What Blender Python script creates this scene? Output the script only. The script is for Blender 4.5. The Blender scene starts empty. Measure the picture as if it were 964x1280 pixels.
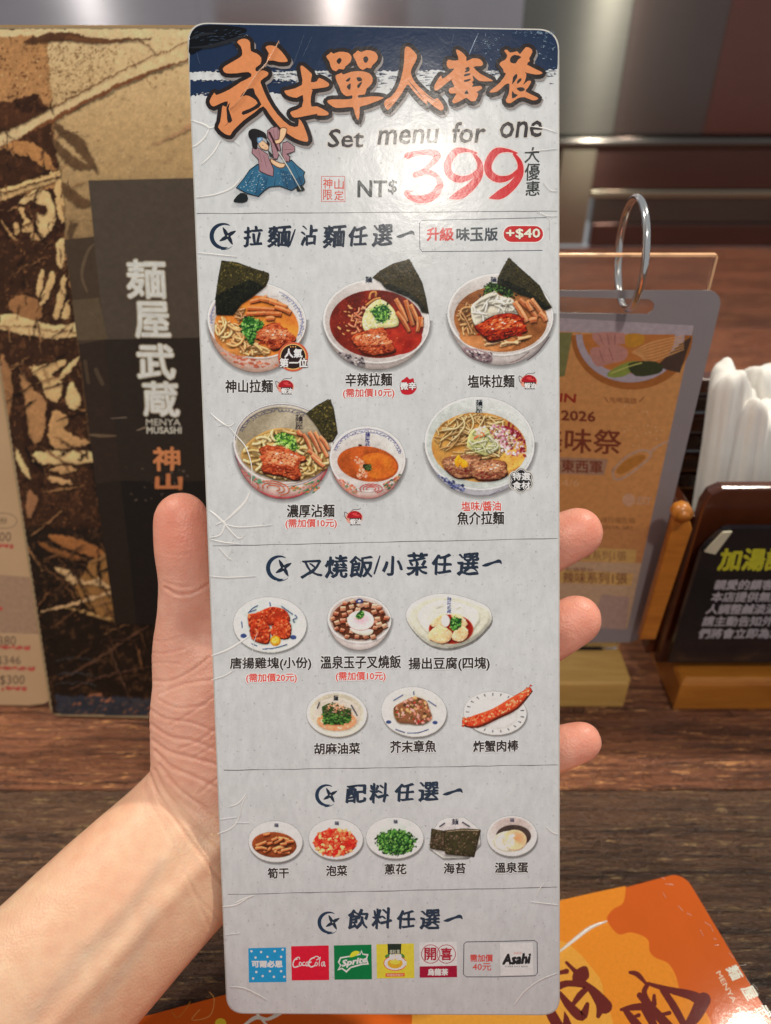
import bpy, bmesh, math, random
import numpy as np
from mathutils import Vector, Matrix, noise
from mathutils.geometry import tessellate_polygon

# ------------------------------------------------------------------ camera, world, lamps, exposure
scene = bpy.context.scene
COL = scene.collection
R = math.radians
F, CX, CY = 924.0, 482.0, 640.0          # focal length and centre of the 964 x 1280 photograph, in its pixels
PITCH = R(35); CAM = Vector((0, 0, 0.30))
FWD = Vector((0, math.cos(PITCH), -math.sin(PITCH)))
UPV = Vector((0, math.sin(PITCH), math.cos(PITCH)))
RGT = Vector((1, 0, 0))
cd = bpy.data.cameras.new('camera'); cam = bpy.data.objects.new('camera', cd); COL.objects.link(cam)
cam.location = CAM; cam.rotation_euler = (R(90) - PITCH, 0, 0)
cd.sensor_fit = 'VERTICAL'; cd.sensor_height = 36; cd.lens = 36 * F / 1280
cd.clip_start = 0.01; cd.clip_end = 50
cd.dof.use_dof = True; cd.dof.focus_distance = 0.222; cd.dof.aperture_fstop = 10.5
scene.camera = cam

world = bpy.data.worlds.new('World'); scene.world = world; world.use_nodes = True
wb = world.node_tree.nodes['Background']
wb.inputs[0].default_value = (0.93, 0.97, 1.0, 1); wb.inputs[1].default_value = 0.31
scene.view_settings.view_transform = 'Standard'; scene.view_settings.look = 'None'
scene.view_settings.exposure = 0.15; scene.view_settings.gamma = 1; scene.view_settings.use_curve_mapping = False
scene.cycles.max_bounces = 8

def lamp(name, loc, target, power, size, color, spot=None, shape='DISK', sy=None):
    if spot:
        L = bpy.data.lights.new(name, 'SPOT'); L.spot_size = R(spot); L.spot_blend = 0.5; L.shadow_soft_size = size / 2
    else:
        L = bpy.data.lights.new(name, 'AREA'); L.shape = shape; L.size = size
        if sy: L.size_y = sy
    L.energy = power; L.color = color
    o = bpy.data.objects.new(name, L); COL.objects.link(o); o.location = loc
    o.rotation_euler = (Vector(target) - Vector(loc)).to_track_quat('-Z', 'Y').to_euler()
    return o
LAMP_CARD = (0.10, -0.66, 1.34)       # ceiling spot behind the photographer: glare on the card's head
LAMP_TABLE = (0.70, 0.58, 1.35)     # ceiling spot over the table: glare on the orange menu
lamp('ceiling_spot', LAMP_CARD, (0, 0.29, 0.37), 25, 0.08, (1.0, 0.93, 0.83), spot=31)
lamp('ceiling_spot', LAMP_TABLE, (0, 0.3, 0.0), 12.5, 0.05, (1.0, 0.92, 0.80))
lamp('ceiling_spot', (-0.75, 0.50, 1.35), (0, 0.3, 0.05), 8, 0.10, (1.0, 0.90, 0.76))
# spots further back that graze the steel wall; brushed metal draws each out into an upright streak
lamp('ceiling_spot', (0.87, -1.1, 1.20), (0.30, 1.1, 0.36), 110, 0.05, (1.0, 0.94, 0.80), spot=14)
lamp('ceiling_spot', (-0.20, -1.3, 1.20), (-0.07, 1.1, 0.38), 80, 0.05, (1.0, 0.96, 0.86), spot=14)
lamp('ceiling_spot', (-1.15, -1.1, 1.20), (-0.42, 1.1, 0.36), 60, 0.05, (0.98, 1.0, 0.94), spot=14)

# ------------------------------------------------------------------ helpers
def ray(px, py): return FWD + RGT * ((px - CX) / F) + UPV * ((CY - py) / F)
def P(px, py, d): return CAM + ray(px, py) * d
def lin(c): c = c / 255; return c / 12.92 if c <= 0.04045 else ((c + 0.055) / 1.055) ** 2.4
def srgb(r, g, b, k=1.0): return (lin(r) * k, lin(g) * k, lin(b) * k)

class Plane:
    """a flat sheet standing in the world: origin, right, up and a normal that faces the reader"""
    def __init__(s, o, ex, ey):
        s.o = Vector(o); s.ex = Vector(ex).normalized(); ey = Vector(ey)
        s.ey = (ey - s.ex * ey.dot(s.ex)).normalized(); s.n = s.ex.cross(s.ey)
        s.m = Matrix((s.ex, s.ey, s.n)).transposed().to_4x4(); s.m.translation = s.o
    def uv(s, px, py):
        r = ray(px, py); t = (s.o - CAM).dot(s.n) / r.dot(s.n); q = CAM + r * t - s.o
        return (q.dot(s.ex), q.dot(s.ey))
    def px(s, u, v):
        q = s.o + s.ex * u + s.ey * v - CAM; z = q.dot(FWD)
        return (CX + F * q.dot(RGT) / z, CY - F * q.dot(UPV) / z)

def link(o, parent=None):
    COL.objects.link(o)
    if parent is not None: o.parent = parent
    return o
def thing(name, label, cat, m=None, group=None):
    o = bpy.data.objects.new(name, None); COL.objects.link(o); o.empty_display_size = 0.02
    if m is not None: o.matrix_world = m
    o['label'] = label; o['category'] = cat
    if group: o['group'] = group
    return o
def mesh_obj(name, verts, faces, mat, parent=None, smooth=False):
    me = bpy.data.meshes.new(name); me.from_pydata([tuple(v) for v in verts], [], faces); me.update()
    if smooth: me.polygons.foreach_set('use_smooth', [True] * len(me.polygons))
    if mat: me.materials.append(mat)
    return link(bpy.data.objects.new(name, me), parent)
def bm_obj(name, bm, mat, parent=None, smooth=False):
    bmesh.ops.recalc_face_normals(bm, faces=bm.faces)
    me = bpy.data.meshes.new(name); bm.to_mesh(me); bm.free()
    if smooth: me.polygons.foreach_set('use_smooth', [True] * len(me.polygons))
    if mat: me.materials.append(mat)
    return link(bpy.data.objects.new(name, me), parent)
def box(name, lo, hi, mat, parent=None, bev=0.0, seg=2):
    bm = bmesh.new(); bmesh.ops.create_cube(bm, size=1)
    for v in bm.verts:
        v.co = Vector([(lo[i] + hi[i]) / 2 + v.co[i] * (hi[i] - lo[i]) for i in range(3)])
    if bev: bmesh.ops.bevel(bm, geom=list(bm.edges), offset=bev, segments=seg, profile=0.5, affect='EDGES')
    return bm_obj(name, bm, mat, parent, False)
def prism(name, pts, z0, z1, mat, parent=None, bev=0.0, holes=()):
    """outline in a plane's own metres, extruded from z0 to z1"""
    bm = bmesh.new()
    loops = [list(pts)] + [list(h) for h in holes]
    flat = [p for l in loops for p in l]
    tris = tessellate_polygon([[Vector((x, y, 0)) for x, y in l] for l in loops])
    top = [bm.verts.new((x, y, z1)) for x, y in flat]; bot = [bm.verts.new((x, y, z0)) for x, y in flat]
    if holes:
        for t in tris:
            bm.faces.new([top[i] for i in t]); bm.faces.new([bot[i] for i in reversed(t)])
    else:
        bm.faces.new(top); bm.faces.new(list(reversed(bot)))
    k = 0
    for l in loops:
        n = len(l)
        for i in range(n):
            j = (i + 1) % n; bm.faces.new((top[k + i], top[k + j], bot[k + j], bot[k + i]))
        k += n
    if bev and not holes:
        es = [e for e in bm.edges if abs(e.verts[0].co.z - e.verts[1].co.z) < 1e-9]
        bmesh.ops.bevel(bm, geom=es, offset=bev, segments=2, profile=0.5, affect='EDGES')
    return bm_obj(name, bm, mat, parent)
def rrect(x0, y0, x1, y1, r, n=8):
    out = []
    for cx, cy, a in ((x1 - r, y1 - r, 0), (x0 + r, y1 - r, 90), (x0 + r, y0 + r, 180), (x1 - r, y0 + r, 270)):
        for i in range(n + 1):
            t = R(a + 90 * i / n); out.append((cx + r * math.cos(t), cy + r * math.sin(t)))
    return out
def catmull(pts, sub=6, closed=False):
    if len(pts) < 3: return [tuple(p) for p in pts]
    n = len(pts); out = []; rng = range(n if closed else n - 1)
    for i in rng:
        if closed: a, b, c, d = (pts[(i + k) % n] for k in (-1, 0, 1, 2))
        else: a, b, c, d = pts[max(i - 1, 0)], pts[i], pts[i + 1], pts[min(i + 2, n - 1)]
        for k in range(sub):
            t = k / sub
            out.append(tuple(0.5 * (2 * b[j] + (c[j] - a[j]) * t + (2 * a[j] - 5 * b[j] + 4 * c[j] - d[j]) * t * t + (3 * b[j] - a[j] - 3 * c[j] + d[j]) * t ** 3) for j in range(len(b))))
    if not closed: out.append(tuple(pts[-1]))
    return out
def tube(name, path, rad, mat, parent=None, seg=12, closed=False):
    vs, fs = [], []; n = len(path); up = Vector((0.13, 0.27, 0.95))
    for i, p in enumerate(path):
        p = Vector(p); a = Vector(path[(i - 1) % n] if closed or i else path[0]); b = Vector(path[(i + 1) % n] if closed or i < n - 1 else path[-1])
        d = (b - a).normalized(); s = d.cross(up).normalized(); u = s.cross(d); r = rad[i] if isinstance(rad, (list, tuple)) else rad
        for k in range(seg): t = 2 * math.pi * k / seg; vs.append(p + s * math.cos(t) * r + u * math.sin(t) * r)
    for i in range(n if closed else n - 1):
        for k in range(seg):
            j = (i + 1) % n; fs.append((i * seg + k, i * seg + (k + 1) % seg, j * seg + (k + 1) % seg, j * seg + k))
    if not closed: fs.append(tuple(range(seg))[::-1]); fs.append(tuple((n - 1) * seg + k for k in range(seg)))
    return mesh_obj(name, vs, fs, mat, parent, True)

# ------------------------------------------------------------------ materials
class NT:
    def __init__(s, name):
        s.mat = bpy.data.materials.new(name); s.mat.use_nodes = True; s.t = s.mat.node_tree; s.b = s.t.nodes['Principled BSDF']
    def n(s, kind, **kw):
        nd = s.t.nodes.new(kind)
        for k, v in kw.items(): setattr(nd, k, v)
        return nd
    def l(s, a, b): s.t.links.new(a, b)
    def set(s, **kw):
        for k, v in kw.items():
            k = k.replace('_', ' ')
            s.b.inputs[k].default_value = (*v, 1) if isinstance(v, tuple) and len(v) == 3 and s.b.inputs[k].type == 'RGBA' else v
        return s
    def coords(s, scale=(1, 1, 1), kind='Object'):
        tc = s.n('ShaderNodeTexCoord'); mp = s.n('ShaderNodeMapping'); mp.inputs['Scale'].default_value = scale
        s.l(tc.outputs[kind], mp.inputs[0]); return mp.outputs[0]
    def noise(s, vec, scale, detail=4, rough=0.55, dist=0):
        nd = s.n('ShaderNodeTexNoise'); nd.inputs['Scale'].default_value = scale; nd.inputs['Detail'].default_value = detail
        nd.inputs['Roughness'].default_value = rough; nd.inputs['Distortion'].default_value = dist
        s.l(vec, nd.inputs['Vector']); return nd.outputs['Fac']
    def ramp(s, fac, stops):
        nd = s.n('ShaderNodeValToRGB'); e = nd.color_ramp.elements
        while len(e) < len(stops): e.new(0.5)
        for i, (p, c) in enumerate(stops):
            e[i].position = p; e[i].color = (*c, 1) if isinstance(c, tuple) else (c, c, c, 1)
        s.l(fac, nd.inputs[0]); return nd.outputs[0]
    def mix(s, a, b, fac=1.0, mode='MULTIPLY'):
        nd = s.n('ShaderNodeMix', data_type='RGBA', blend_type=mode)
        for sock, v in ((nd.inputs[0], fac), (nd.inputs[6], a), (nd.inputs[7], b)):
            if hasattr(v, 'links'): s.l(v, sock)
            else: sock.default_value = (*v, 1) if isinstance(v, tuple) else v
        return nd.outputs[2]
    def math(s, op, a, b=0.0):
        nd = s.n('ShaderNodeMath', operation=op)
        for sock, v in ((nd.inputs[0], a), (nd.inputs[1], b)):
            if hasattr(v, 'links'): s.l(v, sock)
            else: sock.default_value = v
        return nd.outputs[0]
    def bump(s, h, dist, strength=1.0, prev=None):
        nd = s.n('ShaderNodeBump'); nd.inputs['Distance'].default_value = dist; nd.inputs['Strength'].default_value = strength
        s.l(h, nd.inputs['Height'])
        if prev is not None: s.l(prev, nd.inputs['Normal'])
        return nd.outputs[0]

def film_relief(m, amp=1.0):
    """the fine dents and ripples of a used laminate, the same field on every sheet part"""
    v = m.coords()
    a = m.bump(m.noise(v, 900, 3, 0.6), 0.000012 * amp, 1)
    b = m.bump(m.noise(v, 190, 3, 0.55, 0.4), 0.00005 * amp, 1, a)
    return m.bump(m.noise(v, 38, 2, 0.5), 0.00022 * amp, 1, b)

def paint(name, col, rough=0.5, metal=0.0, coat=0.0, var=0.12, vs=40, **kw):
    m = NT(name); m.set(Roughness=rough, Metallic=metal, Coat_Weight=coat, **kw)
    v = m.coords(); f = m.ramp(m.noise(v, vs, 5), [(0.3, 1 - var), (0.7, 1 + var)])
    m.l(m.mix((col[0], col[1], col[2]), f), m.b.inputs['Base Color'])
    return m.mat

def paper_mat(name, col, speck=True, rough=0.19, amp=1.0):
    m = NT(name); v = m.coords()
    cloud = m.ramp(m.noise(v, 45, 4), [(0.3, 0.95), (0.7, 1.03)])
    c = m.mix(col, cloud)
    if speck:
        w = m.coords((1, 0.8, 1)); sp = m.ramp(m.noise(w, 1000, 2, 0.5), [(0.26, 0.74), (0.36, 1.0)])
        fib = m.ramp(m.noise(m.coords((1, 0.4, 1)), 420, 4, 0.7), [(0.3, 0.90), (0.62, 1.03)])
        c = m.mix(m.mix(c, sp), fib)
    m.l(c, m.b.inputs['Base Color']); m.set(Roughness=rough, Specular_IOR_Level=0.19)
    m.l(film_relief(m, amp), m.b.inputs['Normal']); return m.mat

def ink_mat(name, rough=0.19, amp=1.0, grain=0.07, scale=700):
    m = NT(name); at = m.n('ShaderNodeAttribute', attribute_name='ink'); v = m.coords()
    g = m.ramp(m.noise(v, scale, 3, 0.7), [(0.3, 1 - grain), (0.7, 1 + grain)])
    m.l(m.mix(at.outputs['Color'], g), m.b.inputs['Base Color']); m.set(Roughness=rough, Specular_IOR_Level=0.19)
    m.l(film_relief(m, amp), m.b.inputs['Normal']); return m.mat

def photo_mat():
    m = NT('printed_photograph'); at = m.n('ShaderNodeAttribute', attribute_name='ink'); v = m.coords()
    a = m.ramp(m.noise(v, 1500, 4, 0.75), [(0.28, 0.62), (0.72, 1.30)]); b = m.ramp(m.noise(v, 420, 3, 0.6), [(0.3, 0.78), (0.7, 1.16)])
    m.l(m.mix(m.mix(at.outputs['Color'], a, .18), b, .2), m.b.inputs['Base Color']); m.set(Roughness=.19, Specular_IOR_Level=.19); m.l(at.outputs['Alpha'], m.b.inputs['Alpha'])
    m.l(film_relief(m), m.b.inputs['Normal']); return m.mat
PHOTO = photo_mat(); INK = ink_mat('printed_ink'); INK_MATT = ink_mat('matt_ink', 0.5, 0.5, 0.12, 420)

# ------------------------------------------------------------------ flat print laid on a sheet as thin layers
_glyphs = {}
def glyph(body):
    if body not in _glyphs:
        c = bpy.data.curves.new('lettering', 'FONT'); c.body = body; c.resolution_u = 2
        o = bpy.data.objects.new('lettering', c); COL.objects.link(o)
        dg = bpy.context.evaluated_depsgraph_get(); me = bpy.data.meshes.new_from_object(o.evaluated_get(dg))
        v = np.array([x.co[:2] for x in me.vertices]); f = [tuple(p.vertices) for p in me.polygons]
        bpy.data.objects.remove(o); bpy.data.curves.remove(c); bpy.data.meshes.remove(me)
        lo, hi = v.min(0), v.max(0); _glyphs[body] = ((v - lo) / np.maximum(hi - lo, 1e-6), f)
    return _glyphs[body]

class Ink:
    STEP = 2e-7
    def __init__(s, name, plane, parent, base=1e-5, ref=None, mat=None):
        s.name, s.pl, s.parent, s.z, s.ref, s.mat = name, plane, parent, base, ref or (lambda y: 1.3), mat or INK
        s.v, s.f, s.c = [], [], []
    def col(s, c, y):
        k = s.ref(y); return tuple(min(0.85, lin(x) * k) for x in c) + (1.0,)
    def add(s, pts, faces, cols):
        n = len(s.v); s.z += s.STEP
        for (x, y) in pts: u, v = s.pl.uv(x, y); s.v.append((u, v, s.z))
        for f in faces: s.f.append(tuple(i + n for i in f))
        if isinstance(cols, tuple): s.c += [s.col(cols, y) for x, y in pts]
        else: s.c += [s.col(c, p[1]) for c, p in zip(cols, pts)]
    def poly(s, pts, col, smooth=0, holes=()):
        if smooth: pts = catmull(pts, smooth, True); holes = [catmull(h, smooth, True) for h in holes]
        loops = [list(pts)] + [list(h) for h in holes]; flat = [p for l in loops for p in l]
        tr = tessellate_polygon([[Vector((x, y, 0)) for x, y in l] for l in loops])
        s.add(flat, [tuple(t) for t in tr], col)
    def half(s, cx, cy, rx, ry, fn, seg=30, rings=10):
        """the lower half of a shaded ellipse"""
        pts, cols, fs = [], [], []
        for k in range(rings + 1):
            r = 0.5 + 0.5 * k / rings
            for i in range(seg + 1): t = math.pi * i / seg; pts.append((cx + rx * r * math.cos(t), cy + ry * r * math.sin(t))); cols.append(fn(r, t))
        for k in range(rings):
            for i in range(seg): a = k * (seg + 1) + i; fs.append((a, a + 1, a + seg + 2, a + seg + 1))
        s.add(pts, fs, cols)
    def disc(s, cx, cy, rx, ry, col, rot=0, seg=36, rings=1, fn=None):
        ca, sa = math.cos(R(rot)), math.sin(R(rot)); pts = [(cx, cy)]; cols = [fn(0, 0) if fn else col]
        for k in range(1, rings + 1):
            r = k / rings
            for i in range(seg):
                t = 2 * math.pi * i / seg; x, y = rx * r * math.cos(t), ry * r * math.sin(t)
                pts.append((cx + x * ca - y * sa, cy + x * sa + y * ca)); cols.append(fn(r, t) if fn else col)
        fs = [(0, 1 + i, 1 + (i + 1) % seg) for i in range(seg)]
        for k in range(rings - 1):
            for i in range(seg):
                a = 1 + k * seg + i; b = 1 + k * seg + (i + 1) % seg; fs.append((a, b, b + seg, a + seg))
        s.add(pts, fs, cols)
    def stroke(s, pts, w, col, sub=5, cap=True, closed=False):
        if not isinstance(w, (list, tuple)): w = [w] * len(pts)
        q = [(p[0], p[1], ww) for p, ww in zip(pts, w)]
        if sub and len(q) > 2: q = catmull(q, sub, closed)
        n = len(q); L, Rr = [], []
        for i in range(n):
            a = q[(i - 1) % n] if closed or i else q[0]; b = q[(i + 1) % n] if closed or i < n - 1 else q[-1]
            dx, dy = b[0] - a[0], b[1] - a[1]; d = math.hypot(dx, dy) or 1; h = max(q[i][2], 0.05) / 2
            L.append((q[i][0] - dy / d * h, q[i][1] + dx / d * h)); Rr.append((q[i][0] + dy / d * h, q[i][1] - dx / d * h))
        fs = [(i, (i + 1) % n, n + (i + 1) % n, n + i) for i in range(n if closed else n - 1)]
        pts = L + Rr
        if cap and not closed:
            for e, o in ((0, 1), (n - 1, n - 2)):
                r = q[e][2] / 2
                if r < 0.4: continue
                a0 = math.atan2(L[e][1] - q[e][1], L[e][0] - q[e][0]); sg = 1 if e == 0 else -1; k0 = len(pts)
                for k in range(1, 6): pts.append((q[e][0] + r * math.cos(a0 + sg * math.pi * k / 6), q[e][1] + r * math.sin(a0 + sg * math.pi * k / 6)))
                fs.append((e, *range(k0, k0 + 5), n + e))
        s.add(pts, fs, col)
    def text(s, body, O, X, Y, col, bold=0.0, halo=None, hw=1.2, nib=None, wob=0.0, seed=0):
        """letters fitted to the parallelogram O (lower left), X (whole width), Y (whole height), in photo pixels"""
        v, f = glyph(body)
        bx = O[0] + v[:, 0] * X[0] + v[:, 1] * Y[0]; by = O[1] + v[:, 0] * X[1] + v[:, 1] * Y[1]
        if wob:
            for i in range(len(v)):
                q = noise.noise_vector(Vector((bx[i] * 0.16, by[i] * 0.16, seed * 7.7))); bx[i] += q.x * wob; by[i] += q.y * wob
        def put(dx, dy, c): s.add([(x + dx, y + dy) for x, y in zip(bx, by)], f, c)
        if halo:
            for k in range(8): put(hw * math.cos(k * math.pi / 4), hw * math.sin(k * math.pi / 4), halo)
        if nib:
            for dx, dy in nib: put(dx, dy, col)
        if bold:
            for dx, dy in ((-1, -.6), (1, .6), (-.6, 1), (.6, -1)): put(dx * bold, dy * bold, col)
        put(0, 0, col)
    def T(s, body, x0, y0, x1, y1, col, rise=0, slant=0, **kw):
        h = y1 - y0; s.text(body, (x0, y1), (x1 - x0, -rise), (slant * h, -h), col, **kw)
    def dabs(s, region, n, pal, smin, smax, seed=0, ang=None, elong=1.6):
        rnd = random.Random(seed); xs = [p[0] for p in region]; ys = [p[1] for p in region]
        x0, x1, y0, y1 = min(xs), max(xs), min(ys), max(ys); k = 0; tries = 0
        while k < n and tries < n * 6:
            tries += 1; x, y = rnd.uniform(x0, x1), rnd.uniform(y0, y1)
            if not inpoly(region, x, y): continue
            k += 1; r = rnd.uniform(smin, smax) / 2; a = rnd.uniform(0, 360) if ang is None else ang + rnd.gauss(0, 14)
            ca, sa = math.cos(R(a)), math.sin(R(a)); m = rnd.choice((4, 5, 6)); pts = []
            for i in range(m):
                t = 2 * math.pi * (i + rnd.uniform(-.2, .2)) / m; px, py = r * elong * math.cos(t), r * math.sin(t)
                pts.append((x + px * ca - py * sa, y + px * sa + py * ca))
            s.add(pts, [tuple(range(m))], rnd.choice(pal))
    def build(s, label=None):
        me = bpy.data.meshes.new(s.name); me.from_pydata(s.v, [], s.f)
        ca = me.color_attributes.new('ink', 'FLOAT_COLOR', 'POINT'); ca.data.foreach_set('color', [x for c in s.c for x in c])
        me.update(); me.materials.append(s.mat); o = link(bpy.data.objects.new(s.name, me), s.parent)
        # every flat layer faces the reader
        nz = np.zeros(len(me.polygons) * 3); me.polygons.foreach_get('normal', nz)
        if (nz.reshape(-1, 3)[:, 2] < 0).any():
            bm = bmesh.new(); bm.from_mesh(me)
            for f in bm.faces:
                if f.normal.z < 0: f.normal_flip()
            bm.to_mesh(me); bm.free()
        if label: o['label'] = label
        return o
def inpoly(poly, x, y):
    c = False; j = len(poly) - 1
    for i in range(len(poly)):
        xi, yi = poly[i]; xj, yj = poly[j]
        if (yi > y) != (yj > y) and x < (xj - xi) * (y - yi) / (yj - yi) + xi: c = not c
        j = i
    return c
def ell(cx, cy, rx, ry, rot=0, n=32, a0=0, a1=360):
    ca, sa = math.cos(R(rot)), math.sin(R(rot)); out = []
    for i in range(n):
        t = R(a0 + (a1 - a0) * i / (n if a1 - a0 == 360 else n - 1)); x, y = rx * math.cos(t), ry * math.sin(t)
        out.append((cx + x * ca - y * sa, cy + x * sa + y * ca))
    return out
def Z(ox, oy, s):
    return lambda *a: [(ox + a[i] * s, oy + a[i + 1] * s) for i in range(0, len(a), 2)]
# ------------------------------------------------------------------ a printed photograph: tones held by a fine grid of vertices
def boxblur(a, r):
    for ax in (0, 1):
        for _ in range(2):
            k = 2 * r + 1; pad = [(0, 0)] * a.ndim; pad[ax] = (r + 1, r); c = np.cumsum(np.pad(a, pad, mode='edge'), axis=ax)
            n = a.shape[ax]; hi = np.take(c, range(k, k + n), axis=ax); lo = np.take(c, range(0, n), axis=ax); a = (hi - lo) / k
    return a
def vnoise(h, w, cell, seed):
    rs = np.random.RandomState(seed); gh, gw = int(h / cell) + 3, int(w / cell) + 3; g = rs.rand(gh, gw)
    y = np.arange(h) / cell; x = np.arange(w) / cell; yi = y.astype(int); xi = x.astype(int); fy = (y - yi)[:, None]; fx = (x - xi)[None]
    fy = fy * fy * (3 - 2 * fy); fx = fx * fx * (3 - 2 * fx); A = g[np.ix_(yi, xi)]; B = g[np.ix_(yi, xi + 1)]; Cc = g[np.ix_(yi + 1, xi)]; D = g[np.ix_(yi + 1, xi + 1)]
    return (A * (1 - fx) + B * fx) * (1 - fy) + (Cc * (1 - fx) + D * fx) * fy

class Painter:
    """the same drawing calls as Ink, but each shape gets soft edges, a little relief and a soft drop shade, as in a photograph"""
    def __init__(s, name, plane, parent, base=1e-5, ref=None, mat=None, S=1.3, clip=None, edge=1.0, warp=0.0, grain=.10, vary=.16, etch=0.0, sat=1.03, bound=None, tint=(1, 1, 1)):
        s.name, s.pl, s.parent, s.base, s.ref, s.mat, s.S, s.clip, s.edge, s.warp, s.grain, s.vary, s.etch, s.sat, s.bound, s.tint = name, plane, parent, base, ref, mat, S, clip, edge, warp, grain, vary, etch, sat, bound, tint
        s.ops = []; s.relief, s.shade, s.alpha, s.dr = .50, .28, 1.0, .4
    def poly(s, pts, col, smooth=0, holes=(), rl=None, sh=None):
        if smooth: pts = catmull(pts, smooth, True)
        s.ops.append(('p', np.array(pts, float), col, s.relief if rl is None else rl, s.shade if sh is None else sh, s.alpha))
    def disc(s, cx, cy, rx, ry, col, rot=0, seg=36, rings=1, fn=None):
        pts = np.array(ell(cx, cy, rx, ry, rot, max(seg, 16)))
        if fn is None: s.ops.append(('p', pts, col, s.relief * .3, s.shade * .5, s.alpha)); return
        nr = max(rings, 4); tab = np.array([[fn(k / nr, 2 * math.pi * i / 48) for i in range(49)] for k in range(nr + 1)], float)
        s.ops.append(('g', pts, (cx, cy, rx, ry, rot, tab, 0, 2 * math.pi, 0.0), 0, 0, s.alpha))
    def half(s, cx, cy, rx, ry, fn, seg=30, rings=10):
        pts = np.array(ell(cx, cy, rx, ry, 0, 40, 0, 180) + [(cx - rx, cy - 2), (cx + rx, cy - 2)])
        tab = np.array([[fn(.5 + .5 * k / 10, math.pi * i / 40) for i in range(41)] for k in range(11)], float)
        s.ops.append(('g', pts, (cx, cy, rx, ry, 0, tab, 0, math.pi, .5), 0, 0, s.alpha))
    def stroke(s, pts, w, col, sub=5, cap=True, closed=False):
        if not isinstance(w, (list, tuple)): w = [w] * len(pts)
        q = [(p[0], p[1], ww) for p, ww in zip(pts, w)]
        if sub and len(q) > 2: q = catmull(q, min(sub, 3), closed)
        n = len(q); L, Rr = [], []
        for i in range(n):
            a = q[(i - 1) % n] if closed or i else q[0]; b = q[(i + 1) % n] if closed or i < n - 1 else q[-1]
            dx, dy = b[0] - a[0], b[1] - a[1]; d = math.hypot(dx, dy) or 1; h = max(q[i][2], .5) / 2
            L.append((q[i][0] - dy / d * h, q[i][1] + dx / d * h)); Rr.append((q[i][0] + dy / d * h, q[i][1] - dx / d * h))
        m = max(x[2] for x in q)
        if closed: s.ops.append(('s', [np.array([L[i], L[(i + 1) % n], Rr[(i + 1) % n], Rr[i]]) for i in range(n)], col, 0, 0, s.alpha)); return
        s.ops.append(('s', [np.array([L[i], L[i + 1], Rr[i + 1], Rr[i]]) for i in range(n - 1)], col, s.relief if m > 1.1 else 0, s.shade if m > 1.1 else 0, s.alpha))
    def text(s, body, O, X, Y, col, bold=0.0, halo=None, hw=1.2, nib=None, wob=0.0, seed=0):
        v, f = glyph(body); bx = O[0] + v[:, 0] * X[0] + v[:, 1] * Y[0]; by = O[1] + v[:, 0] * X[1] + v[:, 1] * Y[1]; p = np.stack([bx, by], 1)
        s.ops.append(('s', [p[list(q)] + np.array(o) for q in f for o in (((0, 0), (bold, 0), (-bold, 0)) if bold else ((0, 0),))], col, 0, 0, s.alpha))
    def T(s, body, x0, y0, x1, y1, col, rise=0, slant=0, **kw):
        h = y1 - y0; s.text(body, (x0, y1), (x1 - x0, -rise), (slant * h, -h), col, **kw)
    def dabs(s, region, n, pal, smin, smax, seed=0, ang=None, elong=1.6):
        rnd = random.Random(seed); xs = [p[0] for p in region]; ys = [p[1] for p in region]; k = tries = 0
        while k < n and tries < n * 6:
            tries += 1; x, y = rnd.uniform(min(xs), max(xs)), rnd.uniform(min(ys), max(ys))
            if not inpoly(region, x, y): continue
            k += 1; r = rnd.uniform(smin, smax) / 2; a = rnd.uniform(0, 360) if ang is None else ang + rnd.gauss(0, 14); ca, sa = math.cos(R(a)), math.sin(R(a)); m = rnd.choice((5, 6, 7)); pts = []
            for i in range(m):
                t = 2 * math.pi * (i + rnd.uniform(-.2, .2)) / m; px, py = r * elong * math.cos(t), r * math.sin(t); pts.append((x + px * ca - py * sa, y + px * sa + py * ca))
            s.ops.append(('p', np.array(pts), rnd.choice(pal), s.relief * s.dr, s.shade * .35 if r > .6 else 0, s.alpha))
    def build(s, label=None):
        K = s.S * 2; allp = np.concatenate([o[1] if o[0] != 's' else np.concatenate(o[1]) for o in s.ops])
        x0, y0 = allp.min(0) - 3; x1, y1 = allp.max(0) + 3
        if s.clip: x0, y0, x1, y1 = max(x0, s.clip[0]), max(y0, s.clip[1]), min(x1, s.clip[2]), min(y1, s.clip[3])
        W_, H_ = int((x1 - x0) * K) // 2 * 2 + 2, int((y1 - y0) * K) // 2 * 2 + 2; rgb = np.zeros((H_, W_, 3)); al = np.zeros((H_, W_))
        def mask(pts, bx):
            ax, ay, bx_, by_ = bx; X = (np.arange(ax, bx_) + .5)[None]; Y = (np.arange(ay, by_) + .5)[:, None]; m = np.zeros((by_ - ay, bx_ - ax), bool)
            q = np.roll(pts, 1, 0)
            for (xa, ya), (xb, yb) in zip(pts, q):
                if ya == yb: continue
                c = (ya > Y) != (yb > Y); m ^= c & (X < (xb - xa) * (Y - ya) / (yb - ya) + xa)
            return m
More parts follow.
